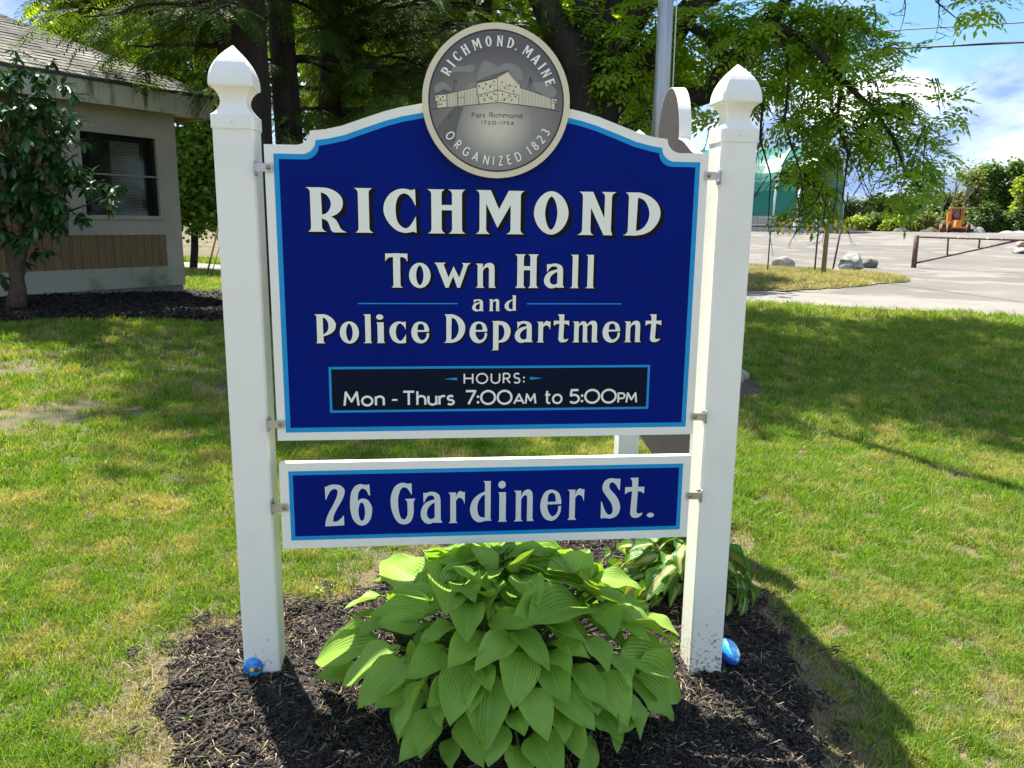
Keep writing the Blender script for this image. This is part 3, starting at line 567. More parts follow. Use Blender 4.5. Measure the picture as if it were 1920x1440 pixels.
M_BLUE = mat('royal blue face', (.0, .011, .18), .36, (.0, .010, .165), 2, spec=.06, bump=.03, bscale=2.2)
M_NAVY = mat('navy hours plate', (.001, .006, .022), .3, spec=.1)
M_LETW = mat('cream white lettering', (.89, .88, .75), .45)
M_LETG = mat('grey white lettering', (.66, .68, .655), .5)
M_BLACK = mat('black letter shade', (.003, .0025, .004), .5, spec=.15)
M_BACK = mat('bare grey panel back', (.024, .019, .015), .85, (.018, .015, .012), 3, 6, .1, 20)
M_GALV = mat('galvanised steel', (.52, .52, .50), .38, (.40, .40, .38), 20, 4, metal=.75)
M_BRASS = mat('weathered brass bolt', (.38, .27, .12), .4, metal=.8)
M_CREAM = mat('cream seal rim', (.76, .68, .46), .5, (.70, .62, .42), 4, 4, .05, 60)
M_INK = mat('dark ink', (.018, .014, .014), .5)
M_SCLOUD = mat('grey cloud print', (.26, .245, .215), .5); M_SROAD = mat('path print', (.13, .12, .105), .5)

# outlines of the panel (right half mirrored), measured on the sign's plane
WID, ZT, ZB = 1.4485, 1.840, .8727
def prof(inset):
    i = inset
    L_ = [(0+i, ZT-i)]
    L_ += [(.098+i*.6, ZT-i)] + [(.098+i*.6+.046*math.sin(t), ZT-i+.044*(1-math.cos(t))) for t in np.linspace(.2, math.pi/2, 7)]
    L_ += [(.1443+i*.75, 1.884-i)]
    c = [(.1443, 1.884), (.19, 1.889), (.243, 1.901), (.310, 1.925), (.377, 1.948), (.428, 1.962), (.50, 1.976), (.60, 1.99), (.7243, 1.995)]
    L_ += [(x+(i*.75 if k == 0 else i*.35*(1-k/9)), z-i) for k, (x, z) in enumerate(c)][1:]
    return L_
def outline(inset, zb):
    l = prof(inset); r = [(WID-x, z) for x, z in l[:-1]][::-1]; return l+r+[(WID-inset, zb+inset), (inset, zb+inset)]
def prism(mb, poly, F, d0, d1, mi=0):
    poly = ccw(poly)
    n = len(poly); vs, _, fs, *_ = delaunay_2d_cdt([Vector(p) for p in poly], [], [list(range(n))], 1, 1e-7)
    for d, flip in ((d0, 1), (d1, 0)): mb.add([F(v.x, d, v.y) for v in vs], [tuple(f[::-1]) if flip else tuple(f) for f in fs], mi)
    mb.add([F(x, d1, z) for x, z in poly]+[F(x, d0, z) for x, z in poly], [(i, (i+1) % n, n+(i+1) % n, n+i) for i in range(n)], mi)
    return mb

def word(parent, glyphs, x0s, row, z0, z1, F, name, m, shade=None, d=.0012, xh=None, xhr=None, outl=0):
    """glyphs placed by their measured left and right edges in the photograph; z0 baseline, z1 cap height"""
    base = []
    for ch, (l, r) in zip(glyphs, x0s):
        if ch == ' ': continue
        (bx0, bx1, by0, by1), parts = G[ch]
        a0, a1 = sp(l, row)[0], sp(r, row)[0]
        top = z1
        if xh and ch in 'onwacermp': top = z0+(z1-z0)*xh
        sc = (top-z0)/(by1-by0); zb = z0
        if ch == '.': top = z0+.018; sc = .018/68
        if xh and ch in 'oaec': zb = z0-.0015
        ax = (a1-a0)/(bx1-bx0)
        base.append([(op, [(a0+(x-bx0)*ax, zb+(by1-y)*sc) for x, y in p]) for op, p in parts])
    for sh in base:
        fill(sh, lambda a, z: F(a, d+.0006, z), MB()).build('letter', m, parent)
        if not shade: continue
        mb = MB()
        for k, st in enumerate(np.linspace(0, 1, 6)):
            dx, dz = shade[0]*st, -shade[1]*st; s2 = []
            for op, p in sh:
                q = offset(p, outl if op == A_ else -outl*.6)
                s2.append((op, [(x+dx, z+dz) for x, z in q]))
            fill(s2, lambda a, z, k=k: F(a, d-.0001-.00008*k, z), mb)
        mb.build('letter_shade', M_BLACK, parent)
def plain(parent, text, a0, a1, z0, h, w, F, name, m, gaps=.30, sizes=None, wx=1.0):
    """plain capitals spread between a0 and a1"""
    adv = []; x = 0
    for i, ch in enumerate(text):
        k = (sizes[i] if sizes else 1.0); wd = PL[ch][0]*wx*k; adv.append((ch, x, k)); x += wd+gaps*(k if ch != ' ' else .6)
    x -= gaps; sx_ = (a1-a0)/x
    for ch, xo, k in adv:
        sh = []
        if ch in ':.':
            for yy in ((.14, .56) if ch == ':' else (.1,)): sh.append((A_, ell(a0+(xo+.03)*sx_, z0+yy*h, w*.62, w*.62, 10)))
        for st in PL[ch][1]: sh += stroke_polys([(a0+(xo+px*wx*k)*sx_, z0+py*h*k) for px, py in st], w*(.85 if k < 1 else 1))
        o = fill(sh, lambda a, z: F(a, .0018, z), MB()).build('letter', m, parent)
        if ch in ':': o['kind'] = 'stuff'

E_ = lambda n, p: tag(link(n, None, None, p, False))
sign = empty('town_hall_sign', PA(.72, 0, -.07), 'large V-shaped sign on white posts with blue panels reading Richmond Town Hall and Police Department', 'sign')

def post(fl, u, n, b, z0, z1, name='post'):
    """square vinyl post; fl = front left corner on the ground plane"""
    c = fl+u*b/2-n*b/2; rot = Matrix((u, -n, Vector((0, 0, 1)))).transposed(); h = b/2
    mb = MB(); r = .006
    ring = [(-h+r, -h), (h-r, -h), (h, -h+r), (h, h-r), (h-r, h), (-h+r, h), (-h, h-r), (-h, -h+r)]
    def rings(lv):
        vs = [c+rot @ Vector((x*s, y*s, z)) for s, z in lv for x, y in ring]
        return vs, [(i*8+k, i*8+(k+1) % 8, (i+1)*8+(k+1) % 8, (i+1)*8+k) for i in range(len(lv)-1) for k in range(8)]+[tuple(range(8))[::-1], tuple((len(lv)-1)*8+k for k in range(8))]
    vs, fs = rings([(1, z0-.25), (1, z1)]); mb.add(vs, fs); po = mb.build(name, M_VINYL, sign)
    q = 1.055                                                  # collar, waist and gothic dome of the cap
    lv = [(q, z1-.006), (q, z1+.034), (q*.985, z1+.037)]
    for t in np.linspace(0, 1, 9):                            # cove: concave waist
        a = math.pi*t; lv.append((.955-.32*math.sin(a)**.8, z1+.040+.078*t))
    lv += [(1.06, z1+.121), (1.085, z1+.127)]
    for t in np.linspace(0, 1, 12)[1:]: lv.append((max(.02, 1.085*(1-t**2.2)), z1+.127+.124*t))
    mb = MB(); vs, fs = rings(lv); mb.add(vs, fs); cap = mb.build('post_cap', M_VINYL, po)
    for p in cap.data.polygons: p.use_smooth = False
    for dv in ((0, -1), (1, 0), (-1, 0), (0, 1)):
        mb = MB(); mb.lathe([(.0016, -.001), (.0016, .0008), (.0008, .0014)], n=8, m=rot @ Vector((dv[0], dv[1], 0)).to_track_quat('Z', 'Y').to_matrix(), c=c+rot @ Vector((dv[0]*h*q, dv[1]*h*q, z1+.013)))
        mb.build('screw', M_BACK, po)
    return po, c
lpo, LC = post(PA(LP, DP, 0), UA, NA, PB_, -.05, PZ)
rpo, RC = post(PA(RP, DP, 0), UA, NA, PB_, -.13, PZ-.005)
F3 = at_y(1160, 845, 4.72); F3.z = 0
tpo, TC = post(F3, UA, NA, PB_, -.1, PZ)
UB = (RC-TC); UB.z = 0; LB = UB.length; UB.normalize(); NB = Vector((-UB.y, UB.x, 0))       # panel B reads from the outside, that is from the right
if NB.x < 0: NB = -NB
BO = RC-UB*(LB/2)-UB*(WID/2)+NB*.0
def PBf(a, d, z): return Vector((BO.x, BO.y, 0))+UB*0+(-UB if False else UB)*a+NB*d+Vector((0, 0, z))
# from outside (right-hand side) 'left' is the near end of panel B: mirror a so its lettering reads properly
def PBm(a, d, z): return PBf(WID-a, d, z)

def panel(F, text=True):
    mb = MB(); prism(mb, outline(0, ZB), F, -.028, 0); pn = mb.build('upper_panel', M_WHITE, sign)
    mb = MB(); prism(mb, outline(.004, ZB), F, -.0295, -.0282); mb.build('panel_back', M_BACK, pn)
    mb = MB(); fill([(A_, outline(.028, ZB))], lambda a, z: F(a, .0003, z), mb); mb.build('cyan_band', M_CYAN, pn)
    mb = MB(); fill([(A_, outline(.0445, ZB))], lambda a, z: F(a, .0006, z), mb); mb.build('blue_face', M_BLUE, pn)
    def rect(a0, a1, z0, z1): return [(a0, z0), (a1, z0), (a1, z1), (a0, z1)]
    word(pn, 'RICHMOND', [(574.5, 649.2), (664.3, 699.9), (719, 781), (801, 873), (892.3, 983.7), (1001, 1065.8), (1083, 1154.8), (1169.3, 1238)], 400, 1.569, 1.710, F, 'lettering', M_LETW, (.0115, .0085), outl=.0028)
    word(pn, 'TownHall', [(722.5, 764.7), (766.9, 807.4), (814.6, 882.4), (891.1, 929.9), (964.9, 1010.2), (1019.6, 1058.3), (1068.8, 1086.3), (1097.2, 1115.2)], 508, 1.3915, 1.5035, F, 'lettering', M_LETW, (.0075, .0055), outl=.0022, xh=.74)
    word(pn, 'and', [(885, 907), (916, 937.3), (946, 968.5)], 572, 1.3135, 1.3665, F, 'lettering', M_LETW, (.002, .0015), outl=.0018, xh=.77)
    word(pn, 'PoliceDepartment', [(589.2, 629.9), (637, 673), (680.5, 697.9), (705.7, 722.2), (730.2, 762.4), (771.3, 804.5), (831.8, 872.2), (880.5, 913.4), (921.9, 957.4), (964.7, 999.3), (1006.1, 1032.5), (1038, 1067.2), (1072.3, 1122.4), (1130, 1162.5), (1169.8, 1202.2), (1209.9, 1239.6)], 615, 1.206, 1.3025, F, 'lettering', M_LETW, (.0055, .004), outl=.002, xh=.77)
    for a0, a1 in ((.2797, .6093), (.8436, 1.1694)):
        mb = MB(); fill([(A_, rect(a0, a1, 1.3365, 1.3400))], lambda a, z: F(a, .0009, z), mb); mb.build('rule_line', M_CYAN, pn)
    mb = MB(); fill([(A_, rect(.1773, 1.2804, .9680, 1.1255))], lambda a, z: F(a, .0009, z), mb); hb = mb.build('hours_plate', M_CYAN, pn)
    mb = MB(); fill([(A_, rect(.1855, 1.2722, .9760, 1.1175))], lambda a, z: F(a, .0012, z), mb); mb.build('plate_face', M_NAVY, pn)
    plain(pn, 'HOURS:', .632, .838, 1.0655, .0335, .0052, F, 'lettering', M_LETW, .34)
    plain(pn, 'Mon', .2265, .358, .9925, .046, .0075, F, 'lettering', M_LETW, .22)
    plain(pn, '-', .386, .404, .992, .046, .006, F, 'lettering', M_LETW)
    plain(pn, 'Thurs', .424, .5955, .9925, .046, .0075, F, 'lettering', M_LETW, .19)
    plain(pn, '7:00AM', .637, .876, .9925, .046, .0075, F, 'lettering', M_LETW, .16, [1, 1, 1, 1, .72, .72])
    plain(pn, 'to', .912, .970, .9925, .046, .007, F, 'lettering', M_LETW, .2)
    plain(pn, '5:00PM', 1.0, 1.2335, .9925, .046, .0075, F, 'lettering', M_LETW, .16, [1, 1, 1, 1, .72, .72])
    for tri in ([(.563, 1.0815), (.607, 1.0765), (.607, 1.0865)], [(.902, 1.0815), (.858, 1.0765), (.858, 1.0865)]):
        mb = MB(); fill([(A_, tri)], lambda a, z: F(a, .0015, z), mb); mb.build('arrow_mark', M_CYAN, pn)
    # lower panel
    mb = MB(); prism(mb, rect(0, 1.4485, .4832, .7930), F, -.028, 0); lo = mb.build('lower_panel', M_WHITE, sign)
    mb = MB(); prism(mb, rect(.004, 1.4445, .4872, .789), F, -.0295, -.0282); mb.build('panel_back', M_BACK, lo)
    mb = MB(); fill([(A_, rect(.030, 1.4195, .5132, .7640))], lambda a, z: F(a, .0003, z), mb); mb.build('cyan_band', M_CYAN, lo)
    mb = MB(); fill([(A_, rect(.0445, 1.405, .5277, .7495))], lambda a, z: F(a, .0006, z), mb); mb.build('blue_face', M_BLUE, lo)
    word(lo, '26Gardiner', [(608.7, 646.9), (656.4, 697.6), (732.5, 778.9), (787.9, 828.8), (840.3, 872.2), (881.2, 922.4), (933.9, 951.1), (962.8, 1001.3), (1013.3, 1052.2), (1063.7, 1095.5)], 939, .562, .7145, F, 'lettering', M_LETG, xh=.775)
    word(lo, 'St.', [(1127.3, 1163.4), (1171.6, 1207.7), (1214.4, 1227.8)], 925, .563, .7150, F, 'lettering', M_LETG)
    return pn, lo
upA, loA = panel(PA)
upB, loB = panel(PBm)

# ------------------------------------------------------------ the seal: a disc standing proud of the panel
SCX, SCZ, SR = .7335, 1.9830, .2355
def seal_mat():
    m = mat('seal face print', (.1, .1, .1), .4); t = m.node_tree; n, l = t.nodes, t.links; b = [x for x in n if x.type == 'BSDF_PRINCIPLED'][0]
    ax = n.new('ShaderNodeTexCoord'); mp = n.new('ShaderNodeMapping'); mp.inputs['Location'].default_value = (0, 0, .30); mp.inputs['Scale'].default_value = (.8, 0, .88)
    l.new(ax.outputs['Object'], mp.inputs[0]); ln = n.new('ShaderNodeVectorMath'); ln.operation = 'LENGTH'; l.new(mp.outputs[0], ln.inputs[0])
    r = n.new('ShaderNodeValToRGB'); e = r.color_ramp.elements; e[0].position = .12; e[0].color = (.62, .58, .42, 1); e[1].position = .95; e[1].color = (.105, .092, .088, 1)
    k = e.new(.45); k.color = (.26, .24, .20, 1); l.new(ln.outputs['Value'], r.inputs[0]); l.new(r.outputs[0], b.inputs['Base Color']); return m
M_SEAL = seal_mat()
def zs(x, y):   # seal print measured on an enlargement of the photograph
    return sp(750+x/4.364, 20+y/4.364, .031)
def seal(F, parent, back=False):
    mb = MB(); prism(mb, [(SCX+SR*math.cos(t), SCZ+SR*math.sin(t)) for t in np.linspace(0, 2*math.pi, 97)[:-1]], F, -.026 if not back else -.0275, .026); sl_ = mb.build('seal', M_CREAM if not back else M_WHITE, parent)
    mb = MB(); fill([(A_, ell(SCX, SCZ, SR-.004, SR-.004, 80))], lambda a, z: F(a, -.0298, z), mb); mb.build('seal_back', M_BACK, sl_)
    mb = MB(); fill([(A_, ell(SCX, SCZ, .2165, .2165, 80))], lambda a, z: F(a, .0264, z), mb); mb.build('seal_ring', M_INK, sl_)
    me_mb = MB(); fill([(A_, ell(0, 0, .2115, .2115, 80))], lambda a, z: (a/.2115, 0, z/.2115), me_mb)
    o = link('seal_face', me_mb.mesh('seal_face'), M_SEAL, sl_, False)
    w = Matrix.Translation(F(SCX, .0268, SCZ)) @ Matrix((F(1, 0, 0)-F(0, 0, 0), -(F(0, 1, 0)-F(0, 0, 0)), Vector((0, 0, 1)))).transposed().to_4x4() @ Matrix.Diagonal((.2115, .2115, .2115, 1))
    o.matrix_parent_inverse = wmat(sl_).inverted(); o.matrix_basis = w
    def lay(shapes, d, name, m):
        mb = MB(); fill(shapes, lambda a, z: F(a, d, z), mb); return tag(mb.build(name, m, sl_), kind='stuff')
    Z = lambda l_: [zs(x, y) for x, y in l_]
    def lines(ls, w): return [s for l_ in ls for s in stroke_polys(Z(l_), w)]
    cl = [curve(' '.join('%g,%g' % zs(x, y) for x, y in c)) for c in (
        [(430, 470), (480, 450), (530, 455), (560, 440), (605, 450), (600, 490), (560, 500), (500, 495), (440, 500)],
        [(640, 560), (660, 450), (700, 410), (760, 430), (800, 455), (860, 430), (930, 435), (990, 480), (1000, 560), (900, 560), (760, 570)],
        [(280, 620), (330, 585), (370, 590), (420, 640), (360, 670), (300, 680)], [(1080, 600), (1140, 580), (1230, 600), (1280, 660), (1250, 710), (1150, 690), (1080, 650)], [(560, 600), (620, 590), (640, 640), (560, 640)])]
    lay([(A_, c) for c in cl], .0271, 'cloud_print', M_SCLOUD)
    lay([(A_, Z([(360, 880), (440, 790), (520, 785), (490, 870), (470, 960), (455, 1060), (420, 1120), (330, 1040), (300, 960)]))], .0271, 'path_print', M_SROAD)
    cream = [Z([(288, 690), (382, 680), (386, 785), (305, 795), (300, 745), (290, 740)]), Z([(386, 680), (632, 622), (636, 765), (390, 788)]), Z([(632, 590), (800, 545), (800, 748), (648, 760), (636, 690)]),
             Z([(800, 545), (890, 492), (985, 605), (975, 765), (800, 748)]), Z([(985, 630), (1165, 690), (1232, 712), (1240, 800), (975, 765)]), Z([(1238, 715), (1285, 720), (1285, 760), (1270, 765), (1270, 805), (1238, 800)])]
    lay([(A_, c) for c in cream], .0273, 'fort_print', M_CREAM)
    lay([(A_, Z([(632, 582), (885, 488), (900, 492), (800, 545), (634, 592)])), (A_, Z([(288, 685), (360, 645), (425, 672), (384, 680)]))], .0274, 'roof_print', M_SROAD)
    w = .0016; ln = [[(632, 690), (632, 582), (700, 545), (885, 488), (985, 605), (985, 630)], [(890, 505), (975, 608)], [(800, 545), (802, 748)], [(632, 592), (800, 548)], [(636, 690), (800, 650)], [(800, 650), (975, 692)], [(640, 690), (652, 760)], [(975, 690), (972, 768)],
        [(255, 805), (400, 788), (640, 765), (800, 748), (960, 768), (1160, 795), (1305, 825)], [(288, 690), (382, 680)], [(288, 688), (290, 742), (304, 745), (305, 795)], [(382, 680), (386, 785)], [(384, 680), (632, 622)], [(290, 742), (380, 733)], [(286, 686), (360, 643), (428, 672)], [(362, 645), (378, 680)],
        [(470, 662), (474, 780)], [(530, 668), (530, 776)], [(472, 715), (530, 708)], [(442, 560), (442, 668)], [(985, 630), (1030, 645), (1165, 690), (1238, 714)], [(1035, 640), (1050, 625), (1068, 538), (1100, 650), (1165, 688)], [(1068, 538), (1070, 660)],
        [(1238, 714), (1240, 800)], [(1238, 715), (1285, 720), (1284, 760), (1268, 768), (1270, 805)], [(1240, 755), (1284, 760)], [(445, 565), (462, 572), (468, 595), (452, 590)]]
    fine = []
    for k in range(20):
        x = 392+k*12.4; yt = 681-(x-386)*.236; fine.append([(x, yt+6), (x+2, 783-(x-390)*.07)])
    for k in range(21):
        x = 992+k*11.8; yt = 632+(x-985)*.325; fine.append([(x, yt+6), (x, 768+(x-975)*.12)])
    rr = random.Random(5)
    for k in range(34):
        x = rr.uniform(645, 780); y = rr.uniform(600, 750)-(x-640)*.06; fine.append([(x, y), (x+rr.uniform(10, 26), y-rr.uniform(2, 6))])
        x = rr.uniform(808, 950); y = rr.uniform(570+(abs(x-890)*.5), 740); fine.append([(x, y), (x+rr.uniform(10, 26), y+rr.uniform(1, 5))])
    for k in range(12): x, y = 395+rr.uniform(-30, 90), 0; fine.append([(x, 900-(x-365)*.9+rr.uniform(-25, 25)), (x+7, 890-(x-365)*.9+rr.uniform(-25, 10))])
    o = lines(ln, w)+lines(fine, .0008)
    for x, y in [(648, 615), (703, 598), (770, 578), (680, 636), (740, 622), (835, 585), (900, 608), (948, 622), (860, 632), (930, 655), (668, 695), (716, 688), (770, 678), (690, 725), (750, 720), (840, 685), (895, 692), (945, 702), (855, 725), (915, 732), (310, 705), (330, 722), (350, 703), (320, 765), (340, 765), (1258, 735), (1272, 745)]:
        o.append((A_, Z([(x-5, y-7), (x+5, y-7), (x+5, y+7), (x-5, y+7)])))
    k = 14
    for s in range(0, len(o), 120): lay(o[s:s+120], .0276, 'ink_lines', M_INK)
    # words on the seal
    def straight(text, x0, x1, yb, h, wd, gaps, m):
        a0, z0 = zs(x0, yb); a1, z1 = zs(x1, yb); return plain(sl_, text, a0, a1, (z0+z1)/2, h, wd, lambda a, d, z: F(a, .0280, z), 'lettering', m, gaps)
    straight('Fort', 590, 695, 872, .0132, .0017, .2, M_INK); straight('Richmond', 735, 998, 873, .0132, .0017, .2, M_INK); straight('1720-1754', 668, 930, 930, .0096, .0015, .42, M_INK)
    def around(items, r0, h, top, m, plainf, wd=.0032, ex=1.0):
        for ch, ang in items:
            mb = MB(); sh = MB()
            t = R_(ang); c, s = math.cos(t), math.sin(t)
            if plainf: w0, strokes = PL[ch]; parts = [q for st in strokes for q in stroke_polys([((px-w0/2)*h*ex, py*h) for px, py in st], wd)]
            else:
                (bx0, bx1, by0, by1), pp = G[ch]; k = h/(by1-by0) if ch != '.' else .006/68; cx = (bx0+bx1)/2; parts = [(op, [((x-cx)*k*ex, (by1-y)*k) for x, y in p]) for op, p in pp]
            def mp(x, y):
                if top: rr_ = r0+y; return (SCX+rr_*c+x*s, SCZ+rr_*s-x*c)
                rr_ = r0-y; return (SCX+rr_*c-x*s, SCZ+rr_*s+x*c)
            fill([(op, [mp(x, y) for x, y in p]) for op, p in parts], lambda a, z: F(a, .0282, z), mb)
            fill([(op, [(lambda q: (q[0]+.0012, q[1]-.0012))(mp(x, y)) for x, y in p]) for op, p in parts], lambda a, z: F(a, .0279, z), sh)
            mb.build('letter', m, sl_); sh.build('letter_shade', M_INK, sl_)
    around(list(zip('RICHMOND.', [153, 143.5, 134, 122, 108.5, 95.5, 83.5, 71.5, 62.5][0:9])) if False else list(zip('RICHMOND', [151.5, 142.6, 134, 123.2, 110.6, 98.6, 87.2, 76.4]))+[('.', 69.6)], .1655, .0315, True, M_LETW, False, ex=.80)
    around(list(zip('MAINE', [57.5, 46.6, 37.6, 29.8, 20.6])), .1655, .0315, True, M_LETW, False, ex=.80)
    around(list(zip('ORGANIZED', [216, 227.5, 238.2, 248.8, 259.8, 267.2, 274.6, 283.4, 293.0])), .1955, .0265, False, M_LETW, True, .0042, ex=.72)
    around(list(zip('1823', [305.5, 313.2, 322, 330.5])), .1955, .0265, False, M_LETW, True, .0042, ex=.80)
    return sl_
seal(PA, sign); seal(PBm, sign, True)

def bracket(F, a_post, s, z):
    """L bracket: plate on the post's side, strap over the panel border, two bolts; s = +1 when the strap runs towards +a"""
    mb = MB(); a1 = a_post+s*.058
    def bx(a0, a1_, d0, d1, z0, z1):
        mb.hexa([F(a0, d0, z0), F(a1_, d0, z0), F(a1_, d0, z1), F(a0, d0, z1)], [F(a0, d1, z0), F(a1_, d1, z0), F(a1_, d1, z1), F(a0, d1, z1)])
    bx(a_post+s*.001, a1, .0035, .0072, z-.0135, z+.0135); br = mb.build('bracket', M_GALV, sign, bevel=.0008)
    mb = MB(); bx(a_post+s*.0002, a_post+s*.0045, -.034, .0100, z-.0265, z+.0215); mb.build('bracket_plate', M_GALV, br, bevel=.002)
    mb = MB(); rot = (F(0, 1, 0)-F(0, 0, 0)).to_track_quat('Z', 'Y').to_matrix()
    mb.lathe([(.0078, 0), (.0078, .0012), (.0055, .0014), (.0050, .0048), (.002, .0056)], c=F(a1-s*.013, .0072, z), n=10, m=rot); mb.build('bolt', M_BRASS, br)
    mb = MB(); rot = ((F(1, 0, 0)-F(0, 0, 0))*s).to_track_quat('Z', 'Y').to_matrix()
    mb.lathe([(.006, 0), (.006, .004), (.003, .007)], c=F(a_post+s*.0045, .0005, z-.018), n=8, m=rot); mb.lathe([(.006, 0), (.006, .004), (.003, .007)], c=F(a_post+s*.0045, -.02, z+.012), n=8, m=rot); mb.build('bolt', M_GALV, br)
for z in (1.768, .931, .636):
    bracket(PA, LP+PB_, 1, z+.0005); bracket(PA, RP, -1, z+(.0 if z > 1.5 else .007))
e0 = (LB-WID)/2-PB_/2
for z in (1.76, .93, .637):
    bracket(PBm, -e0, 1, z); bracket(PBm, WID+e0, -1, z)

# ------------------------------------------------------------ hosta leaves
def rib_leaf_mat(name, c1, c2, edge=None, trans=.32, ribs=15, rough=.46):
    m = bpy.data.materials.new(name); m.use_nodes = True; t = m.node_tree; n, l = t.nodes, t.links; n.clear()
    out = n.new('ShaderNodeOutputMaterial'); b = n.new('ShaderNodeBsdfPrincipled'); b.inputs['Roughness'].default_value = rough; b.inputs['Specular IOR Level'].default_value = .42
    uv = n.new('ShaderNodeTexCoord'); sx_ = n.new('ShaderNodeSeparateXYZ'); l.new(uv.outputs['UV'], sx_.inputs[0])
    def mth(op, a, b_=None):
        q = n.new('ShaderNodeMath'); q.operation = op
        for i, v in enumerate((a, b_)):
            if v is None: continue
            if isinstance(v, (int, float)): q.inputs[i].default_value = v
            else: l.new(v, q.inputs[i])
        return q.outputs[0]
    def mix(f, A, B, mode='MIX'):
        x = n.new('ShaderNodeMix'); x.data_type = 'RGBA'; x.blend_type = mode
        if isinstance(f, (int, float)): x.inputs['Factor'].default_value = f
        else: l.new(f, x.inputs['Factor'])
        for s, v in (('A', A), ('B', B)):
            if isinstance(v, tuple): x.inputs[s].default_value = (*v, 1)
            else: l.new(v, x.inputs[s])
        return x.outputs['Result']
    wave = mth('COSINE', mth('MULTIPLY', sx_.outputs[0], ribs*math.pi)); vein = mth('POWER', mth('MAXIMUM', wave, 0.0), 6.0)
    ge = n.new('ShaderNodeNewGeometry'); nz = n.new('ShaderNodeTexNoise'); nz.inputs['Scale'].default_value = 14; nz.inputs['Detail'].default_value = 5; l.new(ge.outputs['Position'], nz.inputs['Vector'])
    oi = n.new('ShaderNodeObjectInfo'); f = mth('ADD', mth('MULTIPLY', nz.outputs['Fac'], .6), mth('MULTIPLY', oi.outputs['Random'], .5)); c = mix(f, c1, c2)
    c = mix(mth('MULTIPLY', vein, .35), c, tuple(min(1, k*1.7) for k in c2))
    mid = mth('LESS_THAN', mth('ABSOLUTE', sx_.outputs[0]), .028); c = mix(mth('MULTIPLY', mid, .22), c, tuple(min(1, k*2.2) for k in c2))
    if edge:
        e = mth('ADD', mth('ABSOLUTE', sx_.outputs[0]), mth('MULTIPLY', mth('SUBTRACT', nz.outputs['Fac'], .5), .9)); mr = n.new('ShaderNodeMapRange'); mr.inputs['From Min'].default_value = .36; mr.inputs['From Max'].default_value = .44; l.new(e, mr.inputs['Value']); c = mix(mr.outputs[0], c, edge)
    l.new(c, b.inputs['Base Color']); bp = n.new('ShaderNodeBump'); bp.inputs['Strength'].default_value = .75; bp.inputs['Distance'].default_value = .009; bp.invert = True
    l.new(mth('ADD', vein, mth('MULTIPLY', nz.outputs['Fac'], .25)), bp.inputs['Height']); l.new(bp.outputs[0], b.inputs['Normal'])
    tr = n.new('ShaderNodeBsdfTranslucent'); l.new(mix(1.0, c, (1.6, 1.5, .4), 'MULTIPLY'), tr.inputs[0]); l.new(bp.outputs[0], tr.inputs['Normal'])
    ms = n.new('ShaderNodeMixShader'); ms.inputs[0].default_value = trans; l.new(b.outputs[0], ms.inputs[1]); l.new(tr.outputs[0], ms.inputs[2]); l.new(ms.outputs[0], out.inputs[0]); return m
M_HOSTA = rib_leaf_mat('hosta leaf', (.14, .32, .022), (.36, .56, .09))
M_HOSTV = rib_leaf_mat('variegated hosta leaf', (.36, .40, .13), (.50, .48, .20), (.085, .23, .03), .3, 11)
M_PETI = mat('petiole', (.16, .26, .06), .5, trans=.2)

def hosta_leaf(seed, nu=10, nt_=13, wav=.03, curl=.0, droop=.18, wmax=1.0):
    """unit length leaf along +Y, full width 1 (scaled later); returns verts, quads, uvs"""
    r = np.random.default_rng(seed); ph = r.uniform(0, 6.28, 4); us = np.linspace(-1, 1, nu+1); ts = np.linspace(0, 1, nt_)
    V, UV = [], []
    bend = r.uniform(-.06, .06); asym = r.uniform(-.05, .05)
    for t in ts:
        wd = .5*max(.002, (math.sin(math.pi*t**.66))**.82)*(1-.12*t); 
        if t > .9: wd *= .55+.45*(1-t)/.1
        for u in us:
            y = t - .13*math.sin(math.pi*min(1, abs(u)*.95))*(1-t)**3.5 ; x = wd*(u+asym*(1-u*u)) + bend*math.sin(math.pi*t)
            z = .30*abs(u)**1.5*wd*(1.4-.6*t) - droop*t**2.2 + wav*abs(u)**2.5*math.sin(ph[0]+t*11+u*1.4)*(.3+t*(1-t)*3) + .012*math.cos(u*9*math.pi)*wd + curl*abs(u)**2*(-1 if u > 0 else 1)*wd
            z += .02*math.sin(ph[1]+t*5)
            V.append((x, y, z)); UV.append((u, t))
    Q = [(j*(nu+1)+i, j*(nu+1)+i+1, (j+1)*(nu+1)+i+1, (j+1)*(nu+1)+i) for j in range(nt_-1) for i in range(nu)]
    return np.array(V), np.array(Q), np.array(UV)
HL = []
for k in range(7):
    v, q, u = hosta_leaf(300+k, droop=.10+.05*(k % 4), wav=.03+.02*(k % 3), curl=.12*((k % 3)-1)); HL.append(np_mesh('hosta_leaf', v, q, uv=u, smooth=True)); HL[-1].materials.append(M_HOSTA)
HV = []
for k in range(5):
    v, q, u = hosta_leaf(400+k, nu=8, nt_=11, droop=.35+.12*(k % 3), wav=.09, curl=.45*((k % 3)-1)); HV.append(np_mesh('variegated_leaf', v, q, uv=u, smooth=True)); HV[-1].materials.append(M_HOSTV)

def put_leaf(me, parent, base, tip, nrm, w, name='leaf'):
    d = Vector(tip)-Vector(base); Ln = d.length; y = d.normalized(); x = y.cross(nrm).normalized(); z = x.cross(y)
    m = Matrix.Translation(base) @ Matrix((x*w, y*Ln, z*(Ln+w)*.5)).transposed().to_4x4()
    o = bpy.data.objects.new(name, me); COL.objects.link(o); o.parent = parent; o.matrix_parent_inverse = wmat(parent).inverted(); o.matrix_basis = m; return o

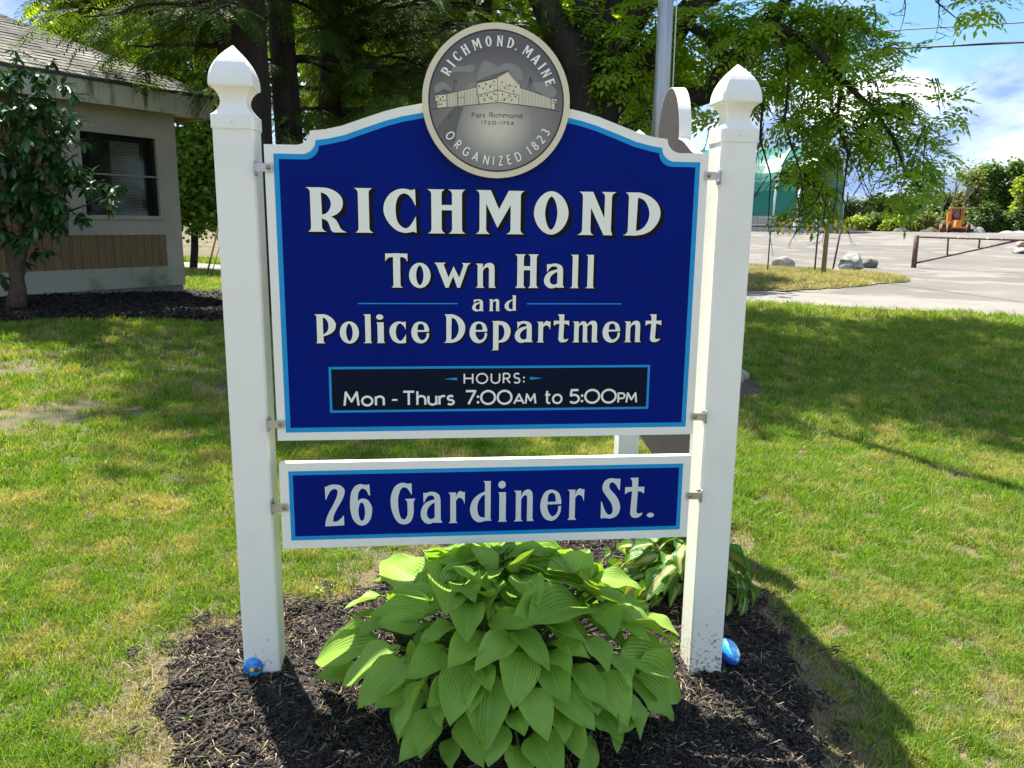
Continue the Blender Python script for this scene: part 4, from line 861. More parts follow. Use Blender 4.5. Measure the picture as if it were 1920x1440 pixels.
HC = Vector((-.035, 2.63, -.06)); HR = (.64, .63, .56)
def dome(px, py, k=1.0):
    """where the sight line through a photograph point meets the plant's dome"""
    d = Vector(ray(px, py)); o = Vector((0, 0, EYE))-HC; R3 = [r*k for r in HR]
    dd = Vector((d[i]/R3[i] for i in range(3))); oo = Vector((o[i]/R3[i] for i in range(3)))
    a, b, c = dd.dot(dd), 2*dd.dot(oo), oo.dot(oo)-1; D = b*b-4*a*c
    t = (-b-math.sqrt(D))/(2*a) if D > 0 else -b/(2*a)
    return Vector((0, 0, EYE))+d*t
hosta = empty('hosta_plant', (HC.x, HC.y, H(HC.x, HC.y)+.04), 'large bright green hosta with broad ribbed leaves growing in front of the sign', 'plant')
# leaves seen in the photograph: base, tip and width on an enlargement (off 560,1000, scale 2.1333)
LV = """290,445,50,500,105;385,465,160,602,110;425,515,230,697,112;572,462,430,572,125;505,585,368,812,118;550,722,400,907,118;690,528,600,762,158;685,705,722,938,150;775,585,745,843,165;892,492,872,678,155;1005,528,1072,668,125;925,628,1000,808,135;950,808,1050,960,150;1050,612,1186,768,140;1040,705,1068,832,100;1090,760,1132,903,100
1190,565,1322,762,150;1110,540,1240,690,110;1190,700,1300,825,120;1335,588,1520,742,140;1345,542,1567,662,80;1300,498,1533,490,100;1255,345,1535,418,100;1225,330,1422,402,130;1195,290,1262,402,90;1150,420,1243,543,110;1140,225,1345,288,88;1135,285,922,345,120;1010,375,1155,430,80;1025,440,1165,482,75;870,395,1012,518,125;862,420,704,517,120
735,410,598,528,130;620,365,480,432,90;695,290,668,402,110;525,320,278,298,105;480,375,308,352,80;632,155,592,310,75;795,250,608,112,118;905,180,955,258,130;540,270,365,212,75;450,192,290,172,85;505,205,322,82,66;600,110,488,48,60;872,165,935,55,115;1090,195,1165,52,125;1185,185,1375,205,90;958,125,1050,35,75;790,135,690,45,70;230,560,60,562,50
335,255,178,288,55;320,335,190,318,50;310,380,122,415,40;1235,272,1400,292,70;730,530,765,625,80;560,650,560,755,90;1300,635,1380,818,85;1250,480,1335,615,100;780,345,925,352,75;1010,475,1088,545,80;690,115,655,38,90;555,105,605,40,70;1290,690,1300,790,80;620,600,520,690,100;860,720,900,800,90;760,260,690,215,60;1110,170,1010,120,80;820,330,860,280,60
1380,335,1530,400,80;1400,455,1532,455,70;470,500,440,440,60;1180,240,1130,160,80;400,340,230,390,60;650,190,700,250,70;980,300,870,320,80;1150,640,1200,720,90;430,640,300,690,80;700,600,690,700,90;500,820,490,880,80;800,760,760,930,120;880,860,860,990,110;1180,840,1120,960,100;1240,760,1290,865,90;620,820,600,930,100"""
lv = [tuple(map(float, q.split(','))) for q in LV.replace('\n', ';').split(';') if q.strip()]
rr = random.Random(3); pet = MB(); crown = HC+Vector((0, .0, .0))
for i, (bx, by, tx, ty, w) in enumerate(lv):
    f = lambda x, y: (560+x/2.1333, 1000+y/2.1333)
    late = i > 82
    b = dome(*f(bx, by), k=.90-.04*rr.random()-(.08 if late else 0)); t = dome(*f(tx, ty), k=1.02+.05*rr.random()-(.12 if late else 0))
    if t.z < H(t.x, t.y)+.06: t.z = H(t.x, t.y)+.06
    if b.z < H(b.x, b.y)+.10: b.z = H(b.x, b.y)+.10
    mid = (b+t)/2-HC; nrm = Vector((mid.x/HR[0]**2, mid.y/HR[1]**2, mid.z/HR[2]**2+.35)).normalized()
    nrm = (nrm+Vector((rr.gauss(0, .22), rr.gauss(0, .22), rr.gauss(0, .12)))).normalized()
    D = ((b+t)/2-Vector((0, 0, EYE))).length; wm_ = w/2.1333/F_PX*D*1.12; wm_ = max(.6*(t-b).length, min(wm_, .95*(t-b).length))
    put_leaf(HL[rr.randrange(7)], hosta, b, t, nrm, wm_)
    c = crown+Vector((rr.gauss(0, .05), rr.gauss(0, .05), 0)); pet.tube([c, c.lerp(b, .5)+Vector((0, 0, .05)), b.lerp(t, -.02), b.lerp(t, .05)], [.006, .005, .004, .002], 5, False)
# the far side and the heart of the plant, which the sign's camera sees only in glimpses
for k in range(120):
    a = k*2.39996; el = rr.uniform(.1, 1.45); back = k % 2 == 0; top_ = k % 4 == 1
    if back: a = rr.uniform(.15, math.pi-.15)
    if top_: el = rr.uniform(.7, 1.3)
    d = Vector((math.cos(a)*math.cos(el), math.sin(a)*math.cos(el), math.sin(el))); q = rr.uniform(.86, 1.0) if back or top_ else rr.uniform(.66, .88)
    t = HC+Vector((d.x*HR[0], d.y*HR[1], d.z*HR[2]))*q; el2 = min(1.5, el+.42); d2 = Vector((math.cos(a)*math.cos(el2), math.sin(a)*math.cos(el2), math.sin(el2))); b = HC+Vector((d2.x*HR[0], d2.y*HR[1], d2.z*HR[2]))*(q-.08)
    if t.z < .0: t.z = .02
    put_leaf(HL[rr.randrange(7)], hosta, b, t, (d+Vector((0, 0, .4))).normalized(), (t-b).length*rr.uniform(.62, .8)); c = crown+Vector((rr.gauss(0, .05), rr.gauss(0, .05), 0)); pet.tube([c, c.lerp(b, .5)+Vector((0, 0, .05)), b, b.lerp(t, .05)], [.006, .005, .004, .002], 5, False)
tag(pet.build('petioles', M_PETI, hosta), kind='stuff')

VC = gnd(1268, 1105); VC = Vector((.78, 3.50, H(.78, 3.50)+.03))
vh = empty('variegated_hosta', VC, 'cream and green variegated hosta with curled leaves growing behind the right post', 'plant'); pet = MB()
for k in range(170):
    a = k*2.39996; el = rr.uniform(-.05, 1.4); q = rr.uniform(.62, 1.1); R3 = (.42, .38, .30)
    d = Vector((math.cos(a)*math.cos(el), math.sin(a)*math.cos(el), math.sin(el))); t = VC+Vector((d.x*R3[0], d.y*R3[1], d.z*R3[2]))*q; el2 = min(1.5, el+rr.uniform(.22, .42)); d2 = Vector((math.cos(a+.2)*math.cos(el2), math.sin(a+.2)*math.cos(el2), math.sin(el2)))
    b = VC+Vector((d2.x*R3[0], d2.y*R3[1], d2.z*R3[2]))*(q-.1)
    if t.z < VC.z+.02: t.z = VC.z+.02
    n_ = (d+Vector((rr.gauss(0, .8), rr.gauss(0, .8), .5))).normalized(); put_leaf(HV[rr.randrange(5)], vh, b, t, n_, (t-b).length*rr.uniform(.5, .7)); pet.tube([VC, VC.lerp(b, .5)+Vector((0, 0, .04)), b], [.005, .004, .003], 4, False)
tag(pet.build('petioles', M_PETI, vh), kind='stuff')

# ------------------------------------------------------------ small things on the mulch
def rock_mesh(name, dims, seed, sub=3, rough=.16, flat=.0, facet=0):
    bm = bmesh.new(); bmesh.ops.create_icosphere(bm, subdivisions=sub, radius=1); r = np.random.default_rng(seed)
    dirs = r.normal(size=(14, 3)); dirs /= np.linalg.norm(dirs, axis=1)[:, None]; cut = r.uniform(.62, .9, 14)
    for v in bm.verts:
        p = np.array(v.co); 
        if facet:
            for dd, c in zip(dirs, cut):
                h = p @ dd
                if h > c: p = p-dd*(h-c)*facet
        s = 1+rough*(math.sin(p @ dirs[0]*3+seed)+.6*math.sin(p @ dirs[1]*6+2)+.35*math.sin(p @ dirs[2]*13))*.5; p = p*s
        v.co = Vector((p[0]*dims[0]/2, p[1]*dims[1]/2, (max(p[2], -1+flat))*dims[2]/2))
    me = bpy.data.meshes.new(name); bm.to_mesh(me); bm.free()
    for p in me.polygons: p.use_smooth = not facet
    return me
def painted(name, bands, spots=(), axis=2):
    """hand-painted stone: colour bands by height with a wobbly edge, and dabs of colour"""
    m = bpy.data.materials.new(name); m.use_nodes = True; t = m.node_tree; n, l = t.nodes, t.links; b = n['Principled BSDF']; b.inputs['Roughness'].default_value = .22; b.inputs['Coat Weight'].default_value = .6
    tc_ = n.new('ShaderNodeTexCoord'); nz = n.new('ShaderNodeTexNoise'); nz.inputs['Scale'].default_value = 55; l.new(tc_.outputs['Object'], nz.inputs['Vector'])
    sp_ = n.new('ShaderNodeSeparateXYZ'); l.new(tc_.outputs['Object'], sp_.inputs[0])
    ad = n.new('ShaderNodeMath'); ad.operation = 'MULTIPLY_ADD'; l.new(nz.outputs['Fac'], ad.inputs[0]); ad.inputs[1].default_value = .014; l.new(sp_.outputs[axis], ad.inputs[2])
    mr = n.new('ShaderNodeMapRange'); mr.inputs['From Min'].default_value = -.03; mr.inputs['From Max'].default_value = .05; l.new(ad.outputs[0], mr.inputs['Value'])
    r = n.new('ShaderNodeValToRGB'); r.color_ramp.interpolation = 'CONSTANT'; e = r.color_ramp.elements
    while len(e) < len(bands): e.new(.5)
    for k, (p, c) in zip(e, bands): k.position = p; k.color = (*c, 1)
    l.new(mr.outputs[0], r.inputs[0]); cur = r.outputs[0]
    for (cx, cy, cz), rad, c in spots:
        vm = n.new('ShaderNodeVectorMath'); vm.operation = 'DISTANCE'; l.new(tc_.outputs['Object'], vm.inputs[0]); vm.inputs[1].default_value = (cx, cy, cz)
        lt = n.new('ShaderNodeMath'); lt.operation = 'LESS_THAN'; l.new(vm.outputs['Value'], lt.inputs[0]); lt.inputs[1].default_value = rad
        x = n.new('ShaderNodeMix'); x.data_type = 'RGBA'; l.new(lt.outputs[0], x.inputs['Factor']); l.new(cur, x.inputs['A']); x.inputs['B'].default_value = (*c, 1); cur = x.outputs['Result']
    l.new(cur, b.inputs['Base Color']); return m
g = gnd(476, 1300); o = link('painted_rock', rock_mesh('painted_rock', (.072, .060, .074), 4, rough=.05), painted('blue painted rock with sun', [(0, (.45, .38, .26)), (.10, (.07, .04, .03)), (.18, (.05, .45, .75)), (.42, (.01, .17, .60)), (.80, (.02, .28, .68))],
    [((.001, -.027, .010), .0075, (.85, .72, .05)), ((.016, -.022, .004), .009, (.16, .09, .05)), ((.016, -.026, .011), .006, (.16, .09, .05)), ((.024, -.017, .008), .0045, (.8, .65, .05))]))
o.location = (g.x, g.y+.01, H(g.x, g.y)+.066); o.rotation_euler = (.15, 0, .1); tag(o, 'small round rock painted blue with a yellow sun, at the foot of the left post', 'rock')
g = gnd(1370, 1272); o = link('painted_rock', rock_mesh('painted_rock', (.075, .12, .085), 9, rough=.06), painted('blue and white painted rock', [(0, (.40, .32, .22)), (.12, (.02, .06, .38)), (.40, (.03, .10, .45)), (.60, (.02, .28, .75)), (.80, (.10, .45, .85))],
    [((.012, -.03, .034), .014, (.75, .80, .85)), ((.02, -.05, .005), .013, (.12, .12, .16)), ((-.01, -.02, .04), .010, (.4, .65, .9)), ((.0, -.055, .02), .006, (.6, .7, .8))]))
o.location = (g.x-.005, g.y+.03, H(g.x, g.y)+.085); o.rotation_euler = (.35, .25, .35); tag(o, 'oval rock painted in blue and white swirls, leaning beside the right post', 'rock')
M_WEED = mat('weed leaf', (.17, .34, .04), .5, trans=.3)
def weed(px, py, s, n, label):
    g = gnd(px, py); g.z = float(bedh(np.array([g.x]), np.array([g.y]))[0]) if inside(np.array([[g.x, g.y]]), BED_E)[0] else H(g.x, g.y)
    r0 = empty('weed', g, label, 'weed', None)
    for k in range(n):
        a = 6.28*k/n+rr.random(); h = s*rr.uniform(.6, 1); p0 = g; p1 = g+Vector((math.cos(a)*h*.3, math.sin(a)*h*.3, h*.6)); p2 = g+Vector((math.cos(a)*h*.8, math.sin(a)*h*.8, h*.75))
        w = Vector((-math.sin(a), math.cos(a), 0))*h*.14; MB().add([p0-w*.3, p0+w*.3, p1+w, p1-w, p2], [(0, 1, 2, 3), (3, 2, 4)]).build('leaf', M_WEED, r0)
weed(597, 1122, .06, 6, 'small bright green weed sprouting from the mulch behind the left post'); weed(622, 1112, .045, 4, 'tiny pale weed beside the bright green sprout behind the left post')
weed(1352, 1284, .03, 5, 'little green weed at the base of the right post by the painted rock'); weed(1427, 1214, .022, 4, 'tiny green seedling in the shaded mulch right of the right post')
weed(352, 1365, .03, 5, 'small weed at the left edge of the mulch bed')

# ------------------------------------------------------------ town hall building
bld = empty('town_hall_building', CORN, 'low building with tan grooved siding, white trim and a mossy shingled hip roof', 'building')
M_TAN = mat('tan siding', (.27, .175, .09), .85, (.22, .14, .072), 3, 5, .15, 40, stretch=(6, 6, .5))
M_TRIM = mat('off-white trim', (.50, .465, .37), .7, (.42, .39, .31), 1.5, 6, .08, 30)
M_MOSS = mat('mossy trim', (.55, .52, .43), .8, (.14, .14, .06), 3.2, 8, .1, 30, lo=.50, hi=.68, stretch=(2.2, 2.2, .55))
M_BASEB = mat('stained base board', (.43, .425, .33), .8, (.14, .16, .07), 1.3, 7, .1, 30, lo=.50, hi=.72, stretch=(1, 1, 1.2))
M_FOUND = mat('concrete foundation', (.30, .28, .25), .9, (.22, .20, .18), 4, 6, .3, 20)
M_SHING = mat('weathered shingle', (.115, .105, .09), .95, (.045, .04, .036), 3.0, 7, .5, 60, col3=(.24, .235, .19), scale3=1.2, lo3=.5, hi3=.65)
M_GLASS = mat('window glass', (.012, .013, .012), .06, spec=.6)
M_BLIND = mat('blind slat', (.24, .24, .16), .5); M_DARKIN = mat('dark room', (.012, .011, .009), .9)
M_GUTTER = mat('dark drip edge', (.05, .05, .048), .6)
def WL(t, o, z): return CORN*1+(-WD)*t+WN*o+Vector((0, 0, z-CORN.z))     # t metres left of the corner, o metres out, z height
def wxy(px, py):
    r = Vector(ray(px, py)); C = Vector((0, 0, EYE)); k = ((CORN-C).dot(WN))/r.dot(WN); P = C+r*k; return (CORN-P).dot(WD), P.z
def wbox(name, m, t0, t1, o0, o1, z0, z1, parent=bld, bevel=0):
    return MB().hexa([WL(t0, o0, z0), WL(t1, o0, z0), WL(t1, o0, z1), WL(t0, o0, z1)], [WL(t0, o1, z0), WL(t1, o1, z0), WL(t1, o1, z1), WL(t0, o1, z1)]).build(name, m, parent, bevel=bevel)
TM = 7.0
zg = .39
g0 = [wxy(*q) for q in [(148, 247), (291, 259), (298, 405), (158, 403)]]; gl, gr = (g0[0][0]+g0[3][0])/2, (g0[1][0]+g0[2][0])/2; gb, gt = (g0[2][1]+g0[3][1])/2, (g0[0][1]+g0[1][1])/2
zb0 = wxy(330, 498)[1]; zb1 = wxy(330, 534.5)[1]; zpan = wxy(310, 440)[1]; tl = wxy(128, 430)[0]; tr = wxy(309, 430)[0]; ZS = wxy(328, 221)[1]
print('window', gl, gr, gb, gt, 'boards', zb0, zb1, zpan, tl, tr, ZS)
wbox('foundation', M_FOUND, -.02, TM, -.30, -.03, -.1, zb1+.02)
wbox('base_board', M_BASEB, -.03, TM, -.1, .018, zb1, zb0)
# core wall, cut round the window
wbox('wall', M_TAN, .02, gr-.0, -.12, -.012, zb0-.01, ZS+.1); wbox('wall', M_TAN, gl, TM, -.12, -.012, zb0-.01, ZS+.1)
wbox('wall', M_TAN, gr, gl, -.12, -.012, zb0-.01, gb); wbox('wall', M_TAN, gr, gl, -.12, -.012, gt, ZS+.1)
SP = .1245
def plank(t0, t1, z0, z1): wbox('siding_board', M_TAN, t0+.0045, t1-.0045, -.0118, 0, z0, z1)
t = tr
while t < tl-.03: plank(t, min(t+SP, tl), zb0, zpan); t += SP
t = tl
while t < TM: plank(t, t+SP, zb0, ZS+.1); t += SP
wbox('corner_board', M_TRIM, -.022, tr-.0, .0, .022, zb0, ZS+.1)
wbox('corner_board', M_TRIM, -.024, -.001, -.30, .0, zb0, ZS+.1)
wbox('trim_board', M_TRIM, gr-.0, tl, .001, .020, zpan, gb-.06); wbox('trim_board', M_TRIM, tr, tl, .001, .0195, zpan, gb-.06) if False else None
wbox('trim_board', M_TRIM, tr+.001, gr-.001, .001, .020, zpan, gt+.05); wbox('trim_board', M_TRIM, gl+.001, tl, .001, .020, gb-.059, gt+.05)
wbox('trim_board', M_TRIM, tr+.001, tl, .001, .021, gt+.051, ZS+.1)
wf = wbox('window', M_DARKIN, gr, gl, -.30, -.28, gb, gt)
for a in ((gr-.045, gl+.045, .0215, .04, gt+.0, gt+.05), (gr-.045, gl+.045, .0205, .055, gb-.058, gb)): wbox('frame', M_TRIM, a[0], a[1], a[2]-.05, a[3], a[4], a[5], wf)
for a in ((gr-.045, gr), (gl, gl+.045)): wbox('frame', M_TRIM, a[0], a[1], -.05, .039, gb, gt, wf)
mid = wxy(270, 331)[1]
wbox('meeting_rail', mat('aluminium rail', (.28, .28, .27), .5), gr, gl, -.03, -.012, mid-.012, mid+.012, wf)
wbox('pane', M_GLASS, gr, gl, -.045, -.040, gb, mid-.013, wf); wbox('pane', M_GLASS, gr, gl, -.036, -.031, mid+.013, gt, wf)
bt0, bt1 = wxy(266, 330)[0], wxy(212, 330)[0]
for k in range(48):
    z = gb+.02+k*(gt-gb-.1)/48; mb = MB(); mb.hexa([WL(bt0, -.029, z), WL(bt1, -.029, z), WL(bt1, -.029, z+.006), WL(bt0, -.029, z+.006)], [WL(bt0, -.0265, z-.002), WL(bt1, -.0265, z-.002), WL(bt1, -.0265, z+.004), WL(bt0, -.0265, z+.004)]) if z > mid else mb.hexa([WL(bt0, -.039, z), WL(bt1, -.039, z), WL(bt1, -.039, z+.004), WL(bt0, -.039, z+.004)], [WL(bt0, -.0375, z-.002), WL(bt1, -.0375, z-.002), WL(bt1, -.0375, z+.003), WL(bt0, -.0375, z+.003)])
    mb.build('blind_slat', M_BLIND, wf)
OH = .42; FZ0, FZ1 = ZS-.01, ZS+.31
wbox('soffit', M_TRIM, -OH, TM, -.12, OH, FZ0+.05, FZ0+.07)
wbox('fascia', M_MOSS, -OH-.02, TM, OH, OH+.025, FZ0, FZ1)
wbox('fascia', M_TRIM, -OH-.021, -OH, -3.5, OH-.001, FZ0, FZ1)
PT = .485; SL = math.atan(PT)
def RF(t, r, up=0): return WL(t, OH+.05-r, FZ1+.01+PT*r+up)     # r metres in from the eave
def hip_t(r): return -OH-.05+r
mb = MB(); mb.add([RF(hip_t(0), 0), RF(TM, 0), RF(TM, 3.4), RF(hip_t(3.4), 3.4)], [(0, 3, 2, 1)]); mb.add([WL(-OH-.05, OH+.05, FZ1+.01), WL(hip_t(3.4), OH+.05-3.4, FZ1+.01+PT*3.4), WL(-OH-.05, OH+.05-6.8, FZ1+.01)], [(0, 1, 2)]); mb.add([WL(TM, OH+.05-3.4, FZ1+.01+PT*3.4), WL(hip_t(3.4), OH+.05-3.4, FZ1+.01+PT*3.4), WL(-OH-.05, OH+.05-6.8, FZ1+.01), WL(TM, OH+.05-6.8, FZ1+.01)], [(0, 1, 2, 3)])
roof = mb.build('roof', M_SHING, bld)
wbox('drip_edge', M_GUTTER, -OH-.045, TM, OH+.026, OH+.05, FZ1-.025, FZ1+.012)
mb = MB(); mb.add([WL(TM-.01, -6.5, -.1), WL(TM-.01, 0, -.1), WL(TM-.01, 0, ZS+.1), WL(TM-.01, -6.5, ZS+.1)], [(0, 1, 2, 3)]); mb.add([WL(0, -6.5, -.1), WL(0, -.3, -.1), WL(0, -.3, ZS+.1), WL(0, -6.5, ZS+.1)], [(0, 1, 2, 3)]); mb.add([WL(0, -6.5, -.1), WL(TM, -6.5, -.1), WL(TM, -6.5, ZS+.1), WL(0, -6.5, ZS+.1)], [(0, 1, 2, 3)]); mb.build('wall', M_TAN, bld)
# shingles: laid course by course, each tab its own piece where it shows largest
ex = .142; cnt = 0; rest = MB(); rr = random.Random(17)
for c in range(17):
    r0 = c*ex*math.cos(SL); t = hip_t(r0)+.02+rr.uniform(0, .2)
    while t < 5.4 and r0 < 2.4:
        w = rr.uniform(.20, .33); t1 = t+w-.006; r1 = r0+ex*1.12*math.cos(SL); dz = rr.uniform(.006, .016); tt = max(t, hip_t(r1)+.0)
        if t1-tt > .05:
            q = MB(); q.hexa([RF(t, r0-.004, .0), RF(t1, r0-.004, .0), RF(t1, r1, .001), RF(tt, r1, .001)], [RF(t, r0-.004, dz+.004), RF(t1, r0-.004+rr.uniform(-.004, .004), dz+.004), RF(t1, r1, .004), RF(tt, r1, .004)])
            vis = c < 16 and t < 4.6
            if vis and cnt < 298: q.build('shingle', M_SHING, roof); cnt += 1
            else: rest.add(q.v, q.f)
        t += w
if rest.v: tag(rest.build('shingles', M_SHING, roof), kind='stuff')
mb = MB()
for k in range(16):
    r0, r1 = k*.2, k*.2+.23; a, b = RF(hip_t(r0), r0, .03), RF(hip_t(r1), r1, .025); w = WD*.10; i = -WN*.10
    mb.add([a+WD*(-.11)+Vector((0, 0, -.02)), a+Vector((0, 0, .012)), a+WN*.0+(-WN)*.11+Vector((0, 0, -.02)), b+WD*(-.11)+Vector((0, 0, -.02)), b+Vector((0, 0, .01)), b+(-WN)*.11+Vector((0, 0, -.02))], [(0, 1, 4, 3), (1, 2, 5, 4)])
tag(mb.build('hip_caps', M_SHING, roof), kind='stuff')

# ------------------------------------------------------------ rhododendron by the wall
M_RHODO = mat('rhododendron leaf', (.016, .062, .016), .30, (.05, .13, .03), trans=.12, tone=True, spec=.6)
M_BARKR = mat('rhododendron bark', (.13, .085, .055), .9, (.07, .045, .03), 14, 6, .6, 40)
RB = at_y(32, 578, 10.1); RB.z = H(RB.x, RB.y); rho = empty('rhododendron', RB, 'dark glossy rhododendron with a gnarled trunk against the building wall', 'shrub')
RY = lambda px, py, Y=10.0: at_y(px, py, Y)
mb = MB()
trunks = [([(30, 585), (34, 540), (28, 500), (18, 465), (5, 430), (-8, 390)], [.17, .115, .085, .07, .055, .04]), ([(34, 540), (36, 490), (42, 450), (52, 380), (60, 300), (70, 220)], [.09, .07, .05, .04, .03, .02]),
          ([(34, 520), (44, 480), (50, 440), (80, 390), (120, 350), (160, 330)], [.06, .045, .04, .03, .02, .012]), ([(5, 430), (-30, 350), (-40, 250)], [.05, .03, .02]), ([(42, 450), (30, 350), (20, 250), (25, 160)], [.04, .03, .02, .012]), ([(15, 545), (5, 520), (-10, 505)], [.05, .03, .02]),
          ([(120, 400), (160, 385), (190, 370)], [.015, .012, .008]), ([(60, 300), (110, 250), (140, 220)], [.02, .015, .01]), ([(70, 400), (95, 440), (100, 430)], [.015, .01, .008]), ([(52, 380), (90, 400), (120, 395)], [.02, .015, .01])]
for P, Rr in trunks: mb.tube([RY(x, y, 10.0+.05*math.sin(i*2+x)) for i, (x, y) in enumerate(P)], [q*.82 for q in Rr], 9)
mb.build('trunk', M_BARKR, rho)
def rleaf(L_, w):
    v = []
    for t, k in ((0, .12), (.25, .75), (.55, 1), (.82, .7), (1, .02)):
        for u in (-1, 0, 1): v.append((u*w/2*k, t*L_, -.18*L_*t*t+(.0 if u else -.012)))
    f = [(j*3+i, j*3+i+1, (j+1)*3+i+1, (j+1)*3+i) for j in range(4) for i in range(2)]; return np.array(v), np.array(f)
rlv, rlf = rleaf(1, .34)
# whorls where the photograph shows foliage: centre, spread, how many
blob = [(20, 150, 40, 8), (70, 180, 50, 10), (25, 225, 50, 10), (90, 230, 45, 9), (140, 240, 22, 3), (30, 290, 50, 9), (100, 290, 45, 9), (60, 340, 50, 10), (120, 335, 35, 7), (170, 335, 22, 3), (205, 345, 16, 2), (20, 380, 45, 8), (80, 375, 40, 8), (115, 400, 35, 5), (50, 420, 40, 6), (95, 430, 20, 2), (65, 475, 18, 2), (150, 410, 14, 2), (10, 430, 30, 4), (-20, 300, 60, 12), (-60, 350, 60, 10), (-40, 200, 50, 8), (196, 372, 12, 2), (5, 520, 15, 1)]
leafs = []; rr = random.Random(23)
for cx, cy, s, n in blob:
    for k in range(int(n*2.4)):
        c = RY(cx+rr.gauss(0, s*.5), cy+rr.gauss(0, s*.5), 10.0+rr.gauss(-.1, .32)); ax = Vector((rr.gauss(0, .5), rr.gauss(-.3, .5), 1)).normalized(); u = ax.orthogonal().normalized(); v_ = ax.cross(u); nl = rr.randint(7, 10)
        for j in range(nl):
            a = 6.283*j/nl+rr.uniform(-.2, .2); el = rr.uniform(-.75, .1); d = (u*math.cos(a)+v_*math.sin(a))*math.cos(el)+ax*math.sin(el); leafs.append((c, d, rr.uniform(.12, .185), rr.random()))
tpl = []
for k in range(5):
    tpl.append(np_mesh('rhododendron_leaf', rlv, rlf, tone=np.full(len(rlv), k/4), smooth=True)); tpl[-1].materials.append(M_RHODO)
rr.shuffle(leafs); vis = [q for q in leafs]
for c, d, s, tn in vis[:290]:
    z = (Vector((0, 0, 1))-d*d.z).normalized(); x = d.cross(z); o = bpy.data.objects.new('leaf', tpl[int(tn*4.99)]); COL.objects.link(o); o.parent = rho; o.matrix_parent_inverse = wmat(rho).inverted(); o.matrix_basis = Matrix.Translation(c) @ Matrix((x*s, d*s, z*s)).transposed().to_4x4()
rs = vis[290:]; dd = np.array([tuple(q[1]) for q in rs]); m = frames(dd)*np.array([q[2] for q in rs])[:, None, None]; v, f, tn = scatter(rlv, rlf, m, np.array([tuple(q[0]) for q in rs]), np.array([q[3] for q in rs]))
tag(link('foliage', np_mesh('foliage', v, f, tone=tn, smooth=True), M_RHODO, rho), kind='stuff')

# ------------------------------------------------------------ trees
M_BARK = mat('dark bark', (.042, .031, .024), .95, (.018, .013, .010), 9, 7, .9, 22, stretch=(1, 1, .25))
M_BARKH = mat('evergreen bark', (.040, .026, .019), .95, (.018, .012, .009), 9, 7, .9, 22, stretch=(1, 1, .25))
M_ASH = mat('ash leaf', (.14, .27, .016), .5, (.34, .48, .035), trans=.6, tone=True)
M_HEM = mat('evergreen needles', (.042, .085, .016), .6, (.14, .22, .03), trans=.45, tone=True, spec=.3)
M_MAPLE = mat('bright maple leaf', (.075, .17, .016), .5, (.20, .30, .03), trans=.5, tone=True)
M_LIME = mat('yellow-green leaf', (.16, .26, .02), .5, (.34, .42, .05), trans=.5, tone=True)
def leaflet(L_, w, y0=0, x0=0, ang=0, z=0, base=None):
    c, s = math.cos(ang), math.sin(ang); pts = [(0, 0), (w/2, L_*.45), (0, L_), (-w/2, L_*.45)]
    return [(x0+x*c+y*s, y0-x*s+y*c, z-(.25*y*y/L_)) for x, y in pts]
def compound(n, L_, lf, w, seed):
    """a twig with paired pointed leaflets"""
    r = np.random.default_rng(seed); v, f = [], []
    def ad(p): b = len(v); v.extend(p); f.append((b, b+1, b+2)); f.append((b, b+2, b+3))
    for tw in range(3):
        ta = (-.8, 0, .8)[tw]+r.normal(0, .15); ox, oy = 0, .02*tw; c, s = math.cos(ta), math.sin(ta); TL = L_*r.uniform(.8, 1.1)
        for k in range(n):
            y = TL*(.25+.75*k/n); px, py = ox+y*s, oy+y*c; pz = -.35*y*y/L_
            for sd in (-1, 1): ad([(a, b_, c_+pz) for a, b_, c_ in leaflet(lf*r.uniform(.8, 1.1), w, py, px, ta+sd*r.uniform(.8, 1.1))])
        ad([(a, b_, c_-.35*TL) for a, b_, c_ in leaflet(lf*1.1, w, oy+TL*c, ox+TL*s, ta)])
    return np.array(v), np.array(f)
def broad(n, spread, size, seed):
    """a bunch of broad leaves round a twig end"""
    r = np.random.default_rng(seed); v, f = [], []
    for k in range(n):
        p = r.normal(0, spread, 3); m = np.array(Euler((r.normal(0, .6), r.normal(0, .6), r.uniform(0, 6.28))).to_matrix()); s = size*r.uniform(.7, 1.2)
        q = np.array([(0, -.5, 0), (.45, 0, .08), (0, .55, 0), (-.45, 0, .08)])*s; b = len(v); v.extend((q @ m.T+p).tolist()); f += [(b, b+1, b+2), (b, b+2, b+3)]
    return np.array(v), np.array(f)
def spray(seed, L_=.40):
    """flat evergreen spray: a stem with side shoots, each clothed in fine needles"""
    r = np.random.default_rng(seed); v, f = [], []
    for k in range(9):
        y = L_*(k+.6)/9.5; sl_ = (.15*math.sin(math.pi*min(1, .25+y/L_*.8)))
        for sd in (-1, 1):
            a = sd*r.uniform(.85, 1.15); sh = sl_*r.uniform(.8, 1.15); c, s = math.cos(a), math.sin(a); z0 = -.3*y*y/L_
            for j in range(2):
                yy = sh*j/2; px, py = yy*s, y+yy*c; w = .011
                b = len(v); v += [(px, py, z0-.2*yy), (px+.045*s-w*c, py+.045*c+w*s, z0-.2*yy-.012), (px+.078*s, py+.078*c, z0-.2*yy-.022), (px+.045*s+w*c, py+.045*c-w*s, z0-.2*yy-.012)]; f += [(b, b+1, b+2), (b, b+2, b+3)]
    return np.array(v), np.array(f)
